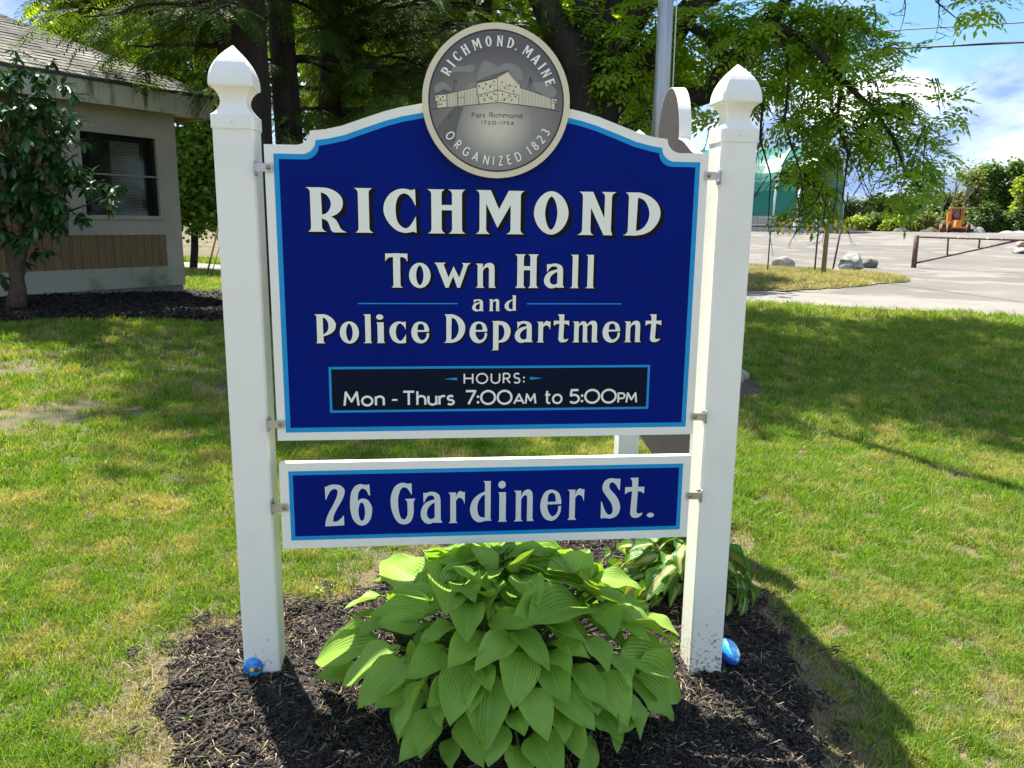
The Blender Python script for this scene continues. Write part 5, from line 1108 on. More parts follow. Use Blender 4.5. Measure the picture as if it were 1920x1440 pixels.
def cloud(cs, n, sh=1.0, edge=.55):
    """n points in ellipsoids (centre, radii), more of them near the surface"""
    vol = np.array([c[1][0]*c[1][1]*c[1][2] for c in cs])**.7; k = rng.choice(len(cs), n, p=vol/vol.sum()); d = rng.normal(size=(n, 3)); d /= np.linalg.norm(d, axis=1)[:, None]
    r = rng.uniform(0, 1, n)**edge; C_ = np.array([tuple(c[0]) for c in cs])[k]; R3 = np.array([c[1] for c in cs])[k]; return C_+d*R3*r[:, None]*sh, d, k
def crown(name, parent, m, tpls, P, dirs=None, size=1.0, tilt=.6, up=None):
    V, Fc, T, off = [], [], [], 0; k = rng.integers(0, len(tpls), len(P))
    for i, (tv, tf) in enumerate(tpls):
        q = k == i
        if not q.any(): continue
        R3 = frames(dirs[q]) if dirs is not None else rand_rot(q.sum(), tilt)
        R3 = R3*(size*rng.uniform(.75, 1.25, q.sum()))[:, None, None]; v, f, t = scatter(tv, tf, R3, P[q], np.clip(rng.normal(.5, .28, q.sum()), 0, 1)); V.append(v); Fc.append(f+off); T.append(t); off += len(v)
    return tag(link(name, np_mesh(name, np.vstack(V), np.vstack(Fc), tone=np.concatenate(T)), m, parent), kind='stuff')
def limbs(name, parent, m, paths, n=8):
    for pts, rad in paths:
        mb = MB(); P = [Vector(p) for p in pts]; q = []; rr_ = []
        for i in range(len(P)-1):
            for k in range(4):
                t = k/4; q.append(P[i].lerp(P[i+1], t)+Vector((random.gauss(0, 1), random.gauss(0, 1), random.gauss(0, 1)))*rad[i]*.12*(1 if i+k else 0)); rr_.append(rad[i]+(rad[i+1]-rad[i])*t)
        q.append(P[-1]); rr_.append(rad[-1]); mb.tube(q, rr_, n, True); mb.build(name, m, parent)

# the big ash behind the sign: limbs follow the photograph, foliage hangs from them
AY = 13.5
ash_b = Vector((1.35, AY, H(1.35, AY)-.1)); ash = empty('ash_tree', ash_b, 'big spreading tree with pinnate leaves and drooping branches over the right lawn', 'tree')
A = lambda x, y, Y=AY: at_y(x, y, Y)
limbs('trunk', ash, M_BARK, [([ash_b, A(1112, 420), A(1108, 250)], [.48, .40, .36])], 14)
limbs('limb', ash, M_BARK, [
 ([A(1108, 270), A(1092, 150), A(1045, 60), A(985, -60), A(930, -220)], [.34, .28, .24, .18, .10]), ([A(1112, 260), A(1150, 190, 13.3), A(1200, 130, 13.0), A(1262, 80, 12.8), A(1300, 20, 12.6), A(1340, -120, 12.4)], [.24, .20, .17, .14, .12, .07]),
 ([A(1118, 290), A(1240, 215, 13.2), A(1330, 170, 12.6), A(1366, 122, 12.2), A(1420, 68, 12), A(1470, 5, 11.8), A(1520, -110, 11.6)], [.22, .17, .14, .13, .11, .09, .05]), ([A(1366, 122, 12.2), A(1328, 70, 12.3), A(1280, 40, 12.5), A(1240, 10, 12.8)], [.10, .08, .07, .05]),
 ([A(1420, 68, 12), A(1465, 52, 11.8), A(1520, 80, 11.6), A(1580, 150, 11.4), A(1640, 205, 11.3), A(1720, 235, 11.2)], [.07, .06, .055, .045, .03, .012]), ([A(1580, 150, 11.4), A(1570, 220, 11.3), A(1590, 290, 11.2), A(1580, 370, 11.1), A(1600, 430, 11.1)], [.03, .024, .018, .010, .004]),
 ([A(1640, 205, 11.3), A(1680, 270, 11.2), A(1700, 330, 11.1), A(1740, 360, 11.1)], [.03, .024, .016, .007]), ([A(1465, 52, 11.8), A(1480, 150, 11.6), A(1470, 230, 11.5), A(1500, 320, 11.4), A(1510, 400, 11.4)], [.03, .024, .018, .010, .004]),
 ([A(1300, 20, 12.6), A(1400, -40, 12), A(1520, -60, 11.5), A(1640, -30, 11.2), A(1760, -10, 11)], [.08, .07, .05, .035, .015]), ([A(1108, 250), A(1140, 120, 14.5), A(1180, 20, 15), A(1220, -150, 15.5)], [.20, .15, .12, .06]),
 ([A(1366, 122, 12.2), A(1400, 150, 12), A(1430, 200, 11.9), A(1425, 260, 11.8), A(1445, 330, 11.8), A(1440, 420, 11.8), A(1450, 480, 11.8)], [.04, .03, .022, .016, .010, .006, .003])])
blobs = [(1250, 60, 110), (1340, 40, 100), (1430, 30, 90), (1510, 30, 80), (1570, 20, 60), (1460, 120, 80), (1540, 120, 75), (1600, 110, 45), (1490, 210, 65), (1560, 210, 70), (1630, 200, 62), (1690, 190, 42), (1600, 265, 40), (1665, 260, 46), (1730, 290, 42), (1772, 205, 22), (1735, 235, 28), (1515, 315, 32), (1550, 335, 32), (1700, 345, 40), (1545, 385, 24), (1530, 360, 26), (1180, 110, 75), (1090, 40, 65), (1010, 40, 50), (1160, 200, 55), (1245, 190, 42), (1120, 150, 55), (1350, 215, 25), (1840, 5, 32), (1655, 90, 22), (1700, 100, 18), (1495, 395, 12), (1290, 150, 40), (1400, 180, 26), (1560, 60, 60), (1080, 190, 40), (1740, 325, 30), (1515, 290, 40)]
cs = []
for x, y, r in blobs:
    Y = 13.5-(x-1100)*.0038+random.gauss(0, .35); c = A(x, y, Y); R3 = r/F_PX*Y*1.0; cs.append((c, (R3, max(R3, .5)*.9, R3*.92)))
CT = [compound(3, .24, .105, .050, 500+k) for k in range(5)]
P, d, _ = cloud(cs, 1300, 1.12, .6); dr = d+np.array([0.25, -.1, -.55]); crown('foliage', ash, M_ASH, CT, P, dr, 1.0)
# the crown above the picture, which shades the lawn
cs2 = [(Vector((x, y, z)), (r, r, r*.6)) for x, y, z, r in [(0, 14, 9.5, 2.2), (2.5, 12.8, 9.5, 2.1), (5, 12.2, 8.5, 1.9), (3, 15.5, 10.5, 2.3), (6, 15, 8.3, 2.0), (1.2, 16.5, 8.5, 2.2), (7.2, 13.5, 7.7, 1.5), (4.2, 18, 9, 2.0), (7.5, 17.5, 8.6, 1.8), (-1.5, 12.5, 8.8, 1.6), (3.6, 10.9, 7.6, 1.2), (8.6, 16, 8.0, 1.5), (5.4, 20, 9.6, 1.7), (9, 19, 8.8, 1.6), (2, 20.5, 9.4, 1.8)]]
P, d, _ = cloud(cs2, 6200, 1.0, .8); crown('foliage', ash, M_ASH, [broad(9, .16, .12, 520+k) for k in range(4)], P, None, 1.25)
for x, y, z, r in [(0, 14, 9.5, 2.2), (5, 12.2, 8.5, 1.9), (3, 15.5, 10.5, 2.3), (7.2, 13.5, 7.7, 1.5), (1.2, 16.5, 8.5, 2.2), (7.5, 17.5, 8.6, 1.8)]:
    limbs('limb', ash, M_BARK, [([A(1112, 200), A(1112, 200).lerp(Vector((x, y, z)), .5)+Vector((0, 0, 1.0)), Vector((x, y, z))], [.16, .10, .03])], 6)
# bare drooping twigs
mb = MB(); rr = random.Random(41)
def twig(p, d, L_, r0, depth=0):
    q = [p]; dd = d.normalized()
    for k in range(6):
        dd = (dd+Vector((rr.gauss(0, .16), rr.gauss(0, .16), rr.gauss(-.10 if depth == 0 else .03, .12)))).normalized(); q.append(q[-1]+dd*L_/6)
    mb.tube(q, [r0*(1-.13*k) for k in range(7)], 4, False)
    if depth < 2:
        for k in (1, 2, 3, 4, 5): 
            if rr.random() < .8: twig(q[k], (dd+Vector((rr.gauss(0, .8), rr.gauss(0, .8), rr.gauss(-.1, .5)))), L_*rr.uniform(.3, .55), r0*.55, depth+1)
for x, y, Y, L_ in [(1432, 230, 11.8, 1.2), (1440, 330, 11.8, .9), (1590, 280, 11.2, 1.0), (1610, 300, 11.2, .9), (1570, 300, 11.2, 1.0), (1640, 300, 11.2, .8), (1660, 320, 11.2, .7), (1500, 330, 11.4, .9), (1545, 340, 11.3, .9), (1550, 360, 11.3, .8), (1590, 360, 11.2, .6), (1680, 300, 11.2, .8), (1640, 10, 11.2, .7), (1690, -15, 11.2, .6), (1700, 330, 11.1, .5), (1330, 240, 12.6, .6), (1370, 230, 12.3, .7), (1500, 250, 11.5, .8), (1620, 230, 11.3, .8), (1760, 0, 11, .5)]:
    twig(A(x, y, Y), Vector((rr.gauss(0, .35), rr.gauss(0, .35), -1)), L_, .009)
# twigs that carry the foliage
for c, r in cs:
    for k in range(4):
        e = c+Vector((rr.gauss(0, r[0]*.5), rr.gauss(0, r[0]*.4), rr.gauss(0, r[2]*.5))); s = min([q for q in cs if (q[0]-c).length > .2], key=lambda q: (q[0]-c-Vector((-r[0]*1.3, .1, .35))).length)[0]
        if (s-c).length > .9: s = c+(s-c).normalized()*.5+Vector((rr.gauss(0, .1), 0, .35))
        mb.tube([s, s.lerp(e, .5)+Vector((0, 0, rr.gauss(.08, .08))), e], [.011, .007, .003], 4, False)
tag(mb.build('twigs', M_BARK, ash), kind='stuff')

# evergreens on the left: three trunks and drooping boughs
def evergreen(base, top, r0, label, boughs, seed, grp='dark evergreens behind the sign'):
    t = empty('evergreen_tree', base, label, 'tree', grp); rnd = random.Random(seed)
    limbs('trunk', t, M_BARKH, [([base-Vector((0, 0, .2)), base.lerp(top, .3), base.lerp(top, .7), top], [r0*1.15, r0*.95, r0*.6, r0*.12])], 12)
    mb = MB(); P, D = [], []
    for z, a, L_, dr in boughs:
        f = (z-base.z)/(top.z-base.z); p = base.lerp(top, min(1, f)); d = Vector((math.cos(a), math.sin(a), 0)); q = []
        for k in range(9):
            s = k/8; q.append(p+d*L_*s+Vector((0, 0, .12*L_*s-dr*L_*s*s))+Vector((rnd.gauss(0, .05), rnd.gauss(0, .05), rnd.gauss(0, .03)))*s)
        mb.tube(q, [.045*(1-.1*k) for k in range(9)], 5, False)
        for k in range(1, 9):
            for sd in range(int(1.6+L_*.9)):
                b_ = q[k-1].lerp(q[k], rnd.random()); sdv = Vector((-d.y, d.x, 0))*rnd.choice((-1, 1)); dv = (d*rnd.uniform(.3, 1)+sdv*rnd.uniform(.2, 1)+Vector((0, 0, -rnd.uniform(.05, .55)))).normalized(); ln = rnd.uniform(.15, .8)*(1-.5*k/9)*min(1.3, L_*.45)
                P.append(b_+dv*ln*.35); D.append(dv); P.append(b_+dv*ln+Vector((0, 0, -.12*ln))); D.append(dv+Vector((rnd.gauss(0, .2), rnd.gauss(0, .2), -.15)))
                if ln > .4: mb.tube([b_, b_+dv*ln], [.008, .003], 3, False)
    tag(mb.build('branches', M_BARKH, t), kind='stuff')
    crown('foliage', t, M_HEM, [spray(600+seed*7+k) for k in range(4)], np.array([tuple(p) for p in P]), np.array([tuple(p) for p in D]), .95); return t
rr = random.Random(51)
def bough_set(n, z0, z1, Lm, a0=0, a1=6.283, dr=.28):
    return [(rr.uniform(z0, z1), rr.uniform(a0, a1), Lm*rr.uniform(.6, 1.1), dr*rr.uniform(.5, 1.4)) for k in range(n)]
b1 = Vector((-3.72, 11.4, H(-3.72, 11.4))); b2 = Vector((-3.55, 12.9, H(-3.55, 12.9))); b3 = Vector((-3.1, 14.4, H(-3.1, 14.4))); b4 = Vector((-.6, 15.2, H(-.6, 15.2)))
evergreen(b1, b1+Vector((.05, .1, 10)), .36, 'thick dark evergreen trunk just right of the left post, boughs over the roof', bough_set(30, 4.2, 9.5, 2.3)+[(4.2, 3.3, 2.4, .10), (4.5, 3.6, 2.6, .14), (3.9, 3.0, 1.9, .12), (4.9, 3.9, 2.4, .1), (4.4, 2.8, 2.0, .14)]+bough_set(12, 6.3, 8.8, 2.7, -3.1, -1.1, .12), 1)
evergreen(b2, b2+Vector((0, 0, 11)), .21, 'slimmer dark evergreen, second trunk from the left post', bough_set(28, 3.6, 9, 2.2), 2)
evergreen(b3, b3+Vector((-.05, 0, 11)), .24, 'third dark evergreen trunk, foliage hanging over the panel top', bough_set(30, 3.3, 9, 2.8)+bough_set(20, 3.2, 6, 3.4, -1.2, .6, .15), 3)
evergreen(b4, b4+Vector((0, 0, 10)), .22, 'dark evergreen directly behind the round seal', bough_set(26, 3.7, 8.5, 2.6)+bough_set(10, 3.6, 6, 2.8, 3.2, 5.0, .15), 4)

def leafy(name, base, h, r, label, m, n, seed, tpl, grp=None, z0=.25, size=1.0, trunk=.18, cat='tree', squash=1.0, bm=None, fork=3):
    rnd = random.Random(seed); t = empty(name, base, label, cat, grp); top = base+Vector((0, 0, h*.72))
    limbs('trunk', t, bm or M_BARK, [([base-Vector((0, 0, .2)), base.lerp(top, .5)+Vector((rnd.gauss(0, .03)*h, 0, 0)), top], [trunk, trunk*.7, trunk*.25])], 7)
    cs = []
    for k in range(11):
        a = rnd.uniform(0, 6.283); q = rnd.uniform(.15, .72)*r; z = h*(z0+(1-z0)*rnd.uniform(.1, .9)); sc = rnd.uniform(.32, .5)*(1-.35*(z/h-z0)); c = base+Vector((math.cos(a)*q, math.sin(a)*q, z)); cs.append((c, (r*sc, r*sc, r*sc*.75*squash)))
        if k < fork: limbs('limb', t, bm or M_BARK, [([base.lerp(top, .45), c], [trunk*.4, trunk*.1])], 5)
    cs.append((base+Vector((0, 0, h*.86)), (r*.4, r*.4, h*.14)))
    P, d, _ = cloud(cs, n, 1.0, .55); crown('foliage', t, m, tpl, P, None, size); return t
BT = [broad(10, .15, .13, 540+k) for k in range(4)]; BF = [broad(9, .42, .42, 560+k) for k in range(4)]
# bright leafy trees beyond the building and between the evergreens
def base(x, Y): X = ray(x, 430)[0]*Y; return Vector((X, Y, H(X, Y)))
leafy('leafy_tree', base(356, 24.0), 9.5, 3.0, 'bright green leafy tree between the building corner and the left post', M_MAPLE, 4200, 1, BT, z0=.10, size=1.3, trunk=.12)
leafy('leafy_tree', base(265, 27), 11.5, 3.6, 'yellow-green leafy tree behind the building roof', M_LIME, 2600, 2, BT, 'leafy trees behind the evergreens', z0=.3, size=2.2, trunk=.2)
leafy('leafy_tree', base(560, 27), 12.5, 4.2, 'sunlit leafy tree glimpsed between the evergreen trunks', M_MAPLE, 1500, 3, BT, 'leafy trees behind the evergreens', z0=.32, size=2.0, trunk=.2)
leafy('leafy_tree', base(760, 24), 11, 4.2, 'yellow-green tree glimpsed left of the round seal', M_LIME, 1700, 4, BT, 'leafy trees behind the evergreens', z0=.3, size=2.0, trunk=.2)
leafy('leafy_tree', base(1080, 30), 12, 4.0, 'leafy tree seen between the round seal and the flagpole', M_MAPLE, 1700, 5, BT, 'leafy trees behind the evergreens', z0=.28, size=2.2, trunk=.2)
# far trees at the edge of the lot
M_F = [mat('far leaf a', (.07, .14, .022), .6, (.15, .24, .045), trans=.35, tone=True), mat('far leaf b', (.04, .085, .022), .6, (.085, .14, .035), trans=.3, tone=True), mat('far leaf c', (.17, .26, .02), .6, (.30, .38, .04), trans=.4, tone=True), mat('far leaf d', (.14, .17, .045), .6, (.22, .24, .08), trans=.35, tone=True)]
M_PALEB = mat('pale grey bark', (.20, .18, .15), .9)
def far(px, Y, top_px, wpx, mi, kind, seed, n=700, z0=.06, name='far_tree', grp='trees beyond the lot', cat='tree', size=1.0, trunk=.22):
    g = at_y(px, 432, Y); g.z = H(g.x, Y); h = at_y(px, top_px, Y).z-g.z; r = wpx/F_PX*Y/2*1.15; leafy(name, g, h, r, kind, M_F[mi], n, seed, BF, grp, z0=z0, size=size, cat=cat, trunk=trunk, fork=2, squash=min(2.2, max(.8, h/(2*r))))
for q in [(1590, 128, 378, 50, 1, 'dark green tree right beside the green shed'), (1632, 132, 370, 60, 1, 'dark bushy tree left of the sky gap'), (1678, 133, 368, 60, 1, 'pointed dark tree in the low far row'), (1722, 131, 372, 60, 0, 'mid green tree in the low far row'), (1760, 128, 362, 50, 0, 'green tree just left of the bare tree'), (1812, 126, 318, 60, 3, 'pale olive tree behind the orange grader'), (1852, 130, 306, 64, 0, 'tall green tree right of the grader'), (1890, 128, 296, 62, 0, 'tallest green tree near the right edge'), (1935, 122, 300, 60, 1, 'tall dark tree at the right edge'), (1912, 110, 335, 56, 2, 'bright yellow-green tree at the right edge'), (1835, 134, 330, 60, 1, 'dark tree behind the tall green ones'), (1980, 125, 310, 90, 0, 'green tree beyond the right edge'), (1540, 135, 390, 60, 0, 'green tree behind the green shed')]:
    far(*q[:5], q[5], int(q[0]), n=760 if q[2] < 340 else 520)
for q in [(1605, 116, 412, 44, 2, 'bright low bush nearest the green shed'), (1640, 118, 405, 46, 0, 'mid green bush in the row left of the grader'), (1672, 115, 412, 40, 2, 'yellow-green bush in the low row'), (1705, 117, 408, 44, 0, 'round green bush in the low row'), (1740, 114, 400, 50, 3, 'olive bush left of the bare trunk'), (1775, 119, 402, 30, 0, 'small bush at the foot of the bare tree'), (1850, 112, 384, 56, 1, 'big rounded bush right of the grader'), (1888, 111, 400, 40, 0, 'green bush right of the big rounded bush'), (1925, 108, 395, 44, 1, 'dark bush at the right edge'), (1815, 118, 395, 40, 0, 'bush half hidden behind the grader')]:
    far(*q[:5], q[5], int(q[0]), n=330, z0=-.02, name='bush', grp='bushes at the lot edge', cat='bush', size=.8, trunk=.06)
g = at_y(1776, 432, 121); g.z = H(g.x, 121); bt = empty('bare_tree', g, 'tall thin bare tree with pale branches left of the grader', 'tree')
rr = random.Random(77)
for i, (dx, lean) in enumerate([(-.9, -.05), (.4, .02), (1.8, .06)]):
    b = g+Vector((dx, 0, 0)); T = b+Vector((lean*90*.12, 0, 9.5-i*.4)); limbs('trunk', bt, M_PALEB, [([b, b.lerp(T, .5), T], [.22, .14, .03])], 6)
    for k in range(9):
        s = b.lerp(T, rr.uniform(.3, .9)); limbs('limb', bt, M_PALEB, [([s, s+Vector((rr.gauss(0, .9), rr.gauss(0, .6), rr.uniform(1, 2.6)))], [.06, .015])], 4)
P, d, _ = cloud([(g+Vector((.6, 0, 8.6)), (3, 2, 2.4))], 70); crown('foliage', bt, M_F[3], BF, P, None, .5)
for i, x in enumerate((2080, 2170, 2270, 2390, 2530)): far(x, 118-i*3, 300+rr.randint(-15, 25), 110, (0, 1, 2, 1, 0)[i], ('first', 'second', 'third', 'fourth', 'fifth')[i]+' green tree past the right edge, behind the lot', 2000+i, n=700)
# left hill trees and a line further round, so that the place has an edge all the way
k = 0
lb = ['round green tree on the rise far left', 'distant tree seen through the ash crown', 'distant tree beyond the flagpole bed', 'darker tree on the rise beyond the road', 'pale green tree beyond the road at left', 'distant tree behind the building', 'distant green tree behind the evergreens', 'distant dark tree behind the sign', 'distant pale tree behind the flagpole']
for x in (-300, -60, 180, 420, 640, 860, 1020):
    far(x, 72+rr.uniform(-8, 8)+(30 if x > 700 else 0), 300+rr.uniform(-20, 25), 190 if x < 700 else 150, k % 3, lb[k], 900+k, n=900, z0=.12, grp='far trees beyond the road', size=.9, trunk=.25); k += 1

# ------------------------------------------------------------ things beyond the lawn
M_ALU = mat('brushed aluminium pole', (.42, .42, .41), .35, (.34, .34, .33), 3, 5, .03, 60, metal=.7, stretch=(4, 4, 1))
PXT = at_y(1232, 0, FP.y); fp = empty('flagpole', FP, 'tall round silver flagpole standing behind the sign', 'flagpole')
MB().tube([FP-Vector((0, 0, .2)), FP+Vector((0, 0, 3)), FP+Vector((0, 0, 7.5))], [.092, .086, .055], 24).build('pole', M_ALU, fp)
MB().lathe([(.16, 0), (.16, .03), (.12, .05), (.095, .09)], c=FP+Vector((0, 0, .03)), n=20).build('base_collar', M_ALU, fp)
MB().tube([FP+Vector((.112, -.03, .9)), FP+Vector((.10, -.03, 7.2))], .006, 6).build('halyard', mat('white rope', (.7, .7, .66), .8), fp)
MB().box(FP+Vector((.10, -.02, 1.2)), (.04, .03, .16)).build('cleat', M_ALU, fp, bevel=.004)
M_ROCK = mat('grey boulder', (.36, .35, .33), .9, (.13, .13, .125), 3.5, 8, .5, 14, lo=.42, hi=.62); M_ROCKW = mat('warm field stone', (.42, .36, .29), .9, (.24, .20, .16), 9, 7, .4, 30)
def boulder(px, py, wpx, hpx, seed, label, m=M_ROCK, dep=.8, facet=.9, grp=None, lift=0, rot=0):
    g = gnd(px, py); w = wpx/F_PX*g.y; h = hpx/F_PX*g.y; o = link('boulder', rock_mesh('boulder', (w, w*dep, h*1.35), seed, 4, .10, .2, facet), m); o.location = (g.x, g.y+w*dep*.3, H(g.x, g.y)+h*.42+lift); o.rotation_euler = (0, 0, rot); tag(o, label, 'rock', grp); return o
boulder(1471, 506, 46, 22, 31, 'low dark and white boulder inside the fence on the verge')
boulder(1601, 509, 50, 30, 32, 'largest grey boulder, at the lot entrance beside the leaning post'); boulder(1636, 504, 30, 18, 33, 'blocky dark grey boulder touching the largest boulder', mat('dark boulder', (.17, .155, .135), .9, (.09, .085, .08), 5, 7, .4, 20))
boulder(1925, 477, 50, 12, 34, 'flat grey boulder under the brown one at the right edge', dep=.6); boulder(1925, 466, 36, 15, 35, 'brown boulder resting on the flat one at the right edge', M_ROCKW, lift=.12, dep=.6)
boulder(1383, 724, 26, 24, 36, 'pale stone edging the flagpole bed, beside the right post', M_ROCKW, dep=.9)
for k, a in enumerate((150, 185, 220, 255, 290, 20, 60, 100)):
    x, y = FP.x+1.22*math.cos(R_(a)), FP.y+.95*math.sin(R_(a)); o = link('edging_stone', rock_mesh('edging_stone', (.26, .2, .2), 60+k, 2, .1, .2, .8), M_ROCKW); o.location = (x, y, H(x, y)+.05); o.rotation_euler = (0, 0, k); tag(o, 'rounded field stone edging the flagpole bed, '+('at its left end', 'at its left front', 'in front and left of the pole', 'in front and right of the pole', 'at its right front', 'at its right back', 'directly behind the pole', 'at its left back')[k], 'rock', 'stones round the flagpole bed')
gs0 = [(343, 527, 16, 8), (352, 525, 14, 10), (364, 524, 18, 8), (375, 527, 16, 7), (386, 528, 16, 8), (397, 529, 15, 9), (369, 520, 12, 7)]
ls0 = ['brown stone nearest the building corner', 'grey stone second from the building corner', 'long grey stone in the middle of the small pile', 'small flat stone right of the long one', 'grey stone at the foot of the guy wires', 'dark stone at the right end of the pile', 'dark round stone on top of the pile']
for k, (x, y, w, h) in enumerate(gs0): boulder(x, y+3, w, h, 200+k, ls0[k], M_ROCKW if k < 1 else M_ROCK, grp='small stones by the guy wires')

def wires(name, label, runs, r, m, grp=None, sag=.0, cat='cable'):
    for p0, p1 in runs:
        P = [p0.lerp(p1, k/24)-Vector((0, 0, sag*4*(k/24)*(1-k/24))) for k in range(25)]; tag(MB().tube(P, r, 6).build(name, m), label, cat, grp)
M_WIRE = mat('black cable', (.02, .018, .018), .6)
def wire_px(a, b, Ya, Yb, ext): p, q = at_y(*a, Ya), at_y(*b, Yb); d = q-p; return (p-d*ext, q+d*ext)
wires('overhead_cable', 'thick black overhead cable, lower of the two', [wire_px((1600, 95), (1920, 79), 26, 20, 2.2)], .027, M_WIRE)
wires('overhead_cable', 'thin overhead wire above the thick cable', [wire_px((1590, 62), (1920, 42), 26, 20, 2.2)], .016, mat('reddish wire', (.07, .04, .04), .6))
wires('overhead_cable', 'thin wire in the sky above the building roof', [wire_px((38, 41), (138, 8), 20, 22, 1.4)], .007, M_WIRE)
g = gnd(385, 527); gw = empty('guy_wires', g, 'slanting guy rod and thin wire rising from the stones', 'guy wire')
MB().tube([g, at_y(412, 415, g.y+.2), at_y(440, 300, g.y+.4)], .022, 8).build('rod', M_GALV, gw); MB().tube([g+Vector((.1, 0, 0)), at_y(410, 468, g.y), at_y(436, 392, g.y)], .011, 6).build('wire', M_GALV, gw)

# chain link fence by the verge
M_FENCE = mat('green fence steel', (.010, .035, .025), .45); M_MESH = mat('galvanised mesh', (.30, .31, .30), .5, metal=.5)
def fence(A0, B0, hgt, label, npost, pitch, mesh_r, m_rail=M_FENCE, tilt=None):
    A0, B0 = Vector(A0), Vector(B0); f = empty('chain_link_fence', A0, label, 'fence'); d = B0-A0; Ln = d.length; u = d/Ln
    for k in range(npost):
        p = A0.lerp(B0, k/(npost-1)); p.z = H(p.x, p.y); q = MB(); q.tube([p-Vector((0, 0, .1)), p+Vector((0, 0, hgt))], .032 if k in (0, npost-1) else .024, 8); q.lathe([(.04, 0), (.04, .04), (.01, .07)], c=p+Vector((0, 0, hgt)), n=8); q.build('fence_post', m_rail, f)
    P = []
    for k in range(13): p = A0.lerp(B0, k/12); P.append(Vector((p.x, p.y, H(p.x, p.y)+hgt-.02)))
    MB().tube(P, .024, 6).build('top_rail', m_rail, f)
    mb = MB(); n = int(Ln/pitch)
    for k in range(-int(hgt/pitch)-1, n+1):
        for s in (1, -1):
            x0, z0_, x1, z1_ = k*pitch, 0, k*pitch+hgt, hgt
            if x0 < 0: z0_ += -x0; x0 = 0
            if x1 > Ln: z1_ -= x1-Ln; x1 = Ln
            if x1 <= x0: continue
            if s < 0: z0_, z1_ = hgt-z0_, hgt-z1_
            p = A0+u*x0; q = A0+u*x1; p = Vector((p.x, p.y, H(p.x, p.y)+.03+z0_*.97)); q = Vector((q.x, q.y, H(q.x, q.y)+.03+z1_*.97)); mb.tube([p, q], mesh_r, 3, False)
    tag(mb.build('mesh', M_MESH, f), kind='stuff'); return f
gp1 = gnd(1527, 513); hf = at_y(1527, 425, gp1.y).z-gp1.z; gp0 = gnd(1400, 512.5); dx = (gp0-gp1); fence(gp1+dx*2.8, gp1, hf, 'green chain link fence along the verge, ending at the right', 5, .11, .0028)
lf0, lf1 = gnd(300, 458), gnd(440, 463); fence(lf0+(lf0-lf1)*1.5, lf1+(lf1-lf0)*1.5, 1.5, 'green chain link fence on the rise beyond the road', 5, .22, .004)

M_WOODP = mat('weathered wood pole', (.26, .19, .12), .9, (.16, .12, .08), 8, 5, .3, 30, stretch=(3, 3, .3))
g = gnd(1543, 518); wp = empty('wooden_pole', g, 'slim weathered wooden pole standing at the end of the fence', 'pole'); T = at_y(1556, 378, g.y); T.z = max(T.z, g.z+2)
MB().tube([g-Vector((0, 0, .2)), g.lerp(T, .5), T], [.085, .08, .07], 12).build('shaft', M_WOODP, wp); MB().box(T+Vector((-.12, -.05, -.25)), (.09, .12, .45)).build('bracket', M_GUTTER, wp, bevel=.01)
g = gnd(1561, 507); T = at_y(1577, 428, g.y); sp_ = empty('leaning_post', g, 'thin dark steel post leaning to the right beside the wooden pole', 'post'); MB().tube([g-Vector((0, 0, .1)), T], .038, 8).build('shaft', mat('rusty steel', (.07, .05, .045), .8), sp_); MB().lathe([(.05, 0), (.05, .03), (.03, .05)], c=T, n=8).build('post_cap', M_GUTTER, sp_)

# barrier gate
M_RUST = mat('rusty brown steel', (.085, .04, .035), .7, (.14, .08, .07), 6, 5, .1, 20)
g = gnd(1713, 503); gate = empty('barrier_gate', g, 'rusty brown swing gate with a braced arm across the lot entrance', 'gate'); Yg = g.y
MB().tube([g-Vector((0, 0, .2)), at_y(1719, 441, Yg)], .105, 12).build('gate_post', M_RUST, gate)
def gy(px): return Yg+(px-1713)*(-.010)
ax = [(1720, 444), (1910, 450), (2010, 452)]; MB().tube([at_y(x, y, gy(x)) for x, y in ax], .042, 8).build('top_arm', M_RUST, gate)
MB().tube([at_y(1716, 493.5, gy(1716)), at_y(1912, 450, gy(1912)), at_y(1960, 451, gy(1960))], .04, 8).build('brace', M_RUST, gate)
for x, y0, y1 in ((1777, 446, 480), (1836, 448, 467)): MB().tube([at_y(x+1, y0, gy(x)), at_y(x-1, y1, gy(x))], .036, 8).build('strut', M_RUST, gate)
for k, (x, c) in enumerate(((1762, (.5, .08, .08)), (1798, (.75, .75, .72)), (1815, (.5, .08, .08)), (1853, (.75, .75, .72)), (1880, (.5, .08, .08)))):
    p = at_y(x, 444+(x-1720)*.0316, gy(x)); MB().tube([p-Vector((.07, 0, 0)), p+Vector((.07, 0, 0))], .047, 8).build('reflector', mat('reflector', c, .4), gate)

# ------------------------------------------------------------ green arched storage shed
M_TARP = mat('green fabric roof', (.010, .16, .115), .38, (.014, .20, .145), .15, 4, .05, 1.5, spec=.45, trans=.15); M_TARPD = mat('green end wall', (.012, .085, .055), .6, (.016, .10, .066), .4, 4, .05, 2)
M_CONC = mat('concrete block wall', (.33, .315, .30), .9, (.25, .24, .225), .9, 7, .2, 6); M_WHT = mat('white pipe', (.72, .72, .70), .4); M_YEL = mat('yellow bollard paint', (.75, .42, .03), .5)
SB = at_y(1513, 437, 66); SB.z = H(SB.x, SB.y); shed = empty('salt_shed', SB, 'large green arched fabric shed on a concrete wall', 'shed')
sd = Vector((-.835, .55, 0)); sd.normalize(); sn = Vector((-sd.y, sd.x, 0)) if False else Vector((sd.y, -sd.x, 0)); sn = -sn if sn.y > 0 else sn       # along the side, outward
back = -sn; zc = at_y(1513, 408, 66).z-SB.z; HT = at_y(1440, 270, 71).z-SB.z; HW = 6.4
def SH(s, o, z): return SB+sd*s+back*o+Vector((0, 0, z))
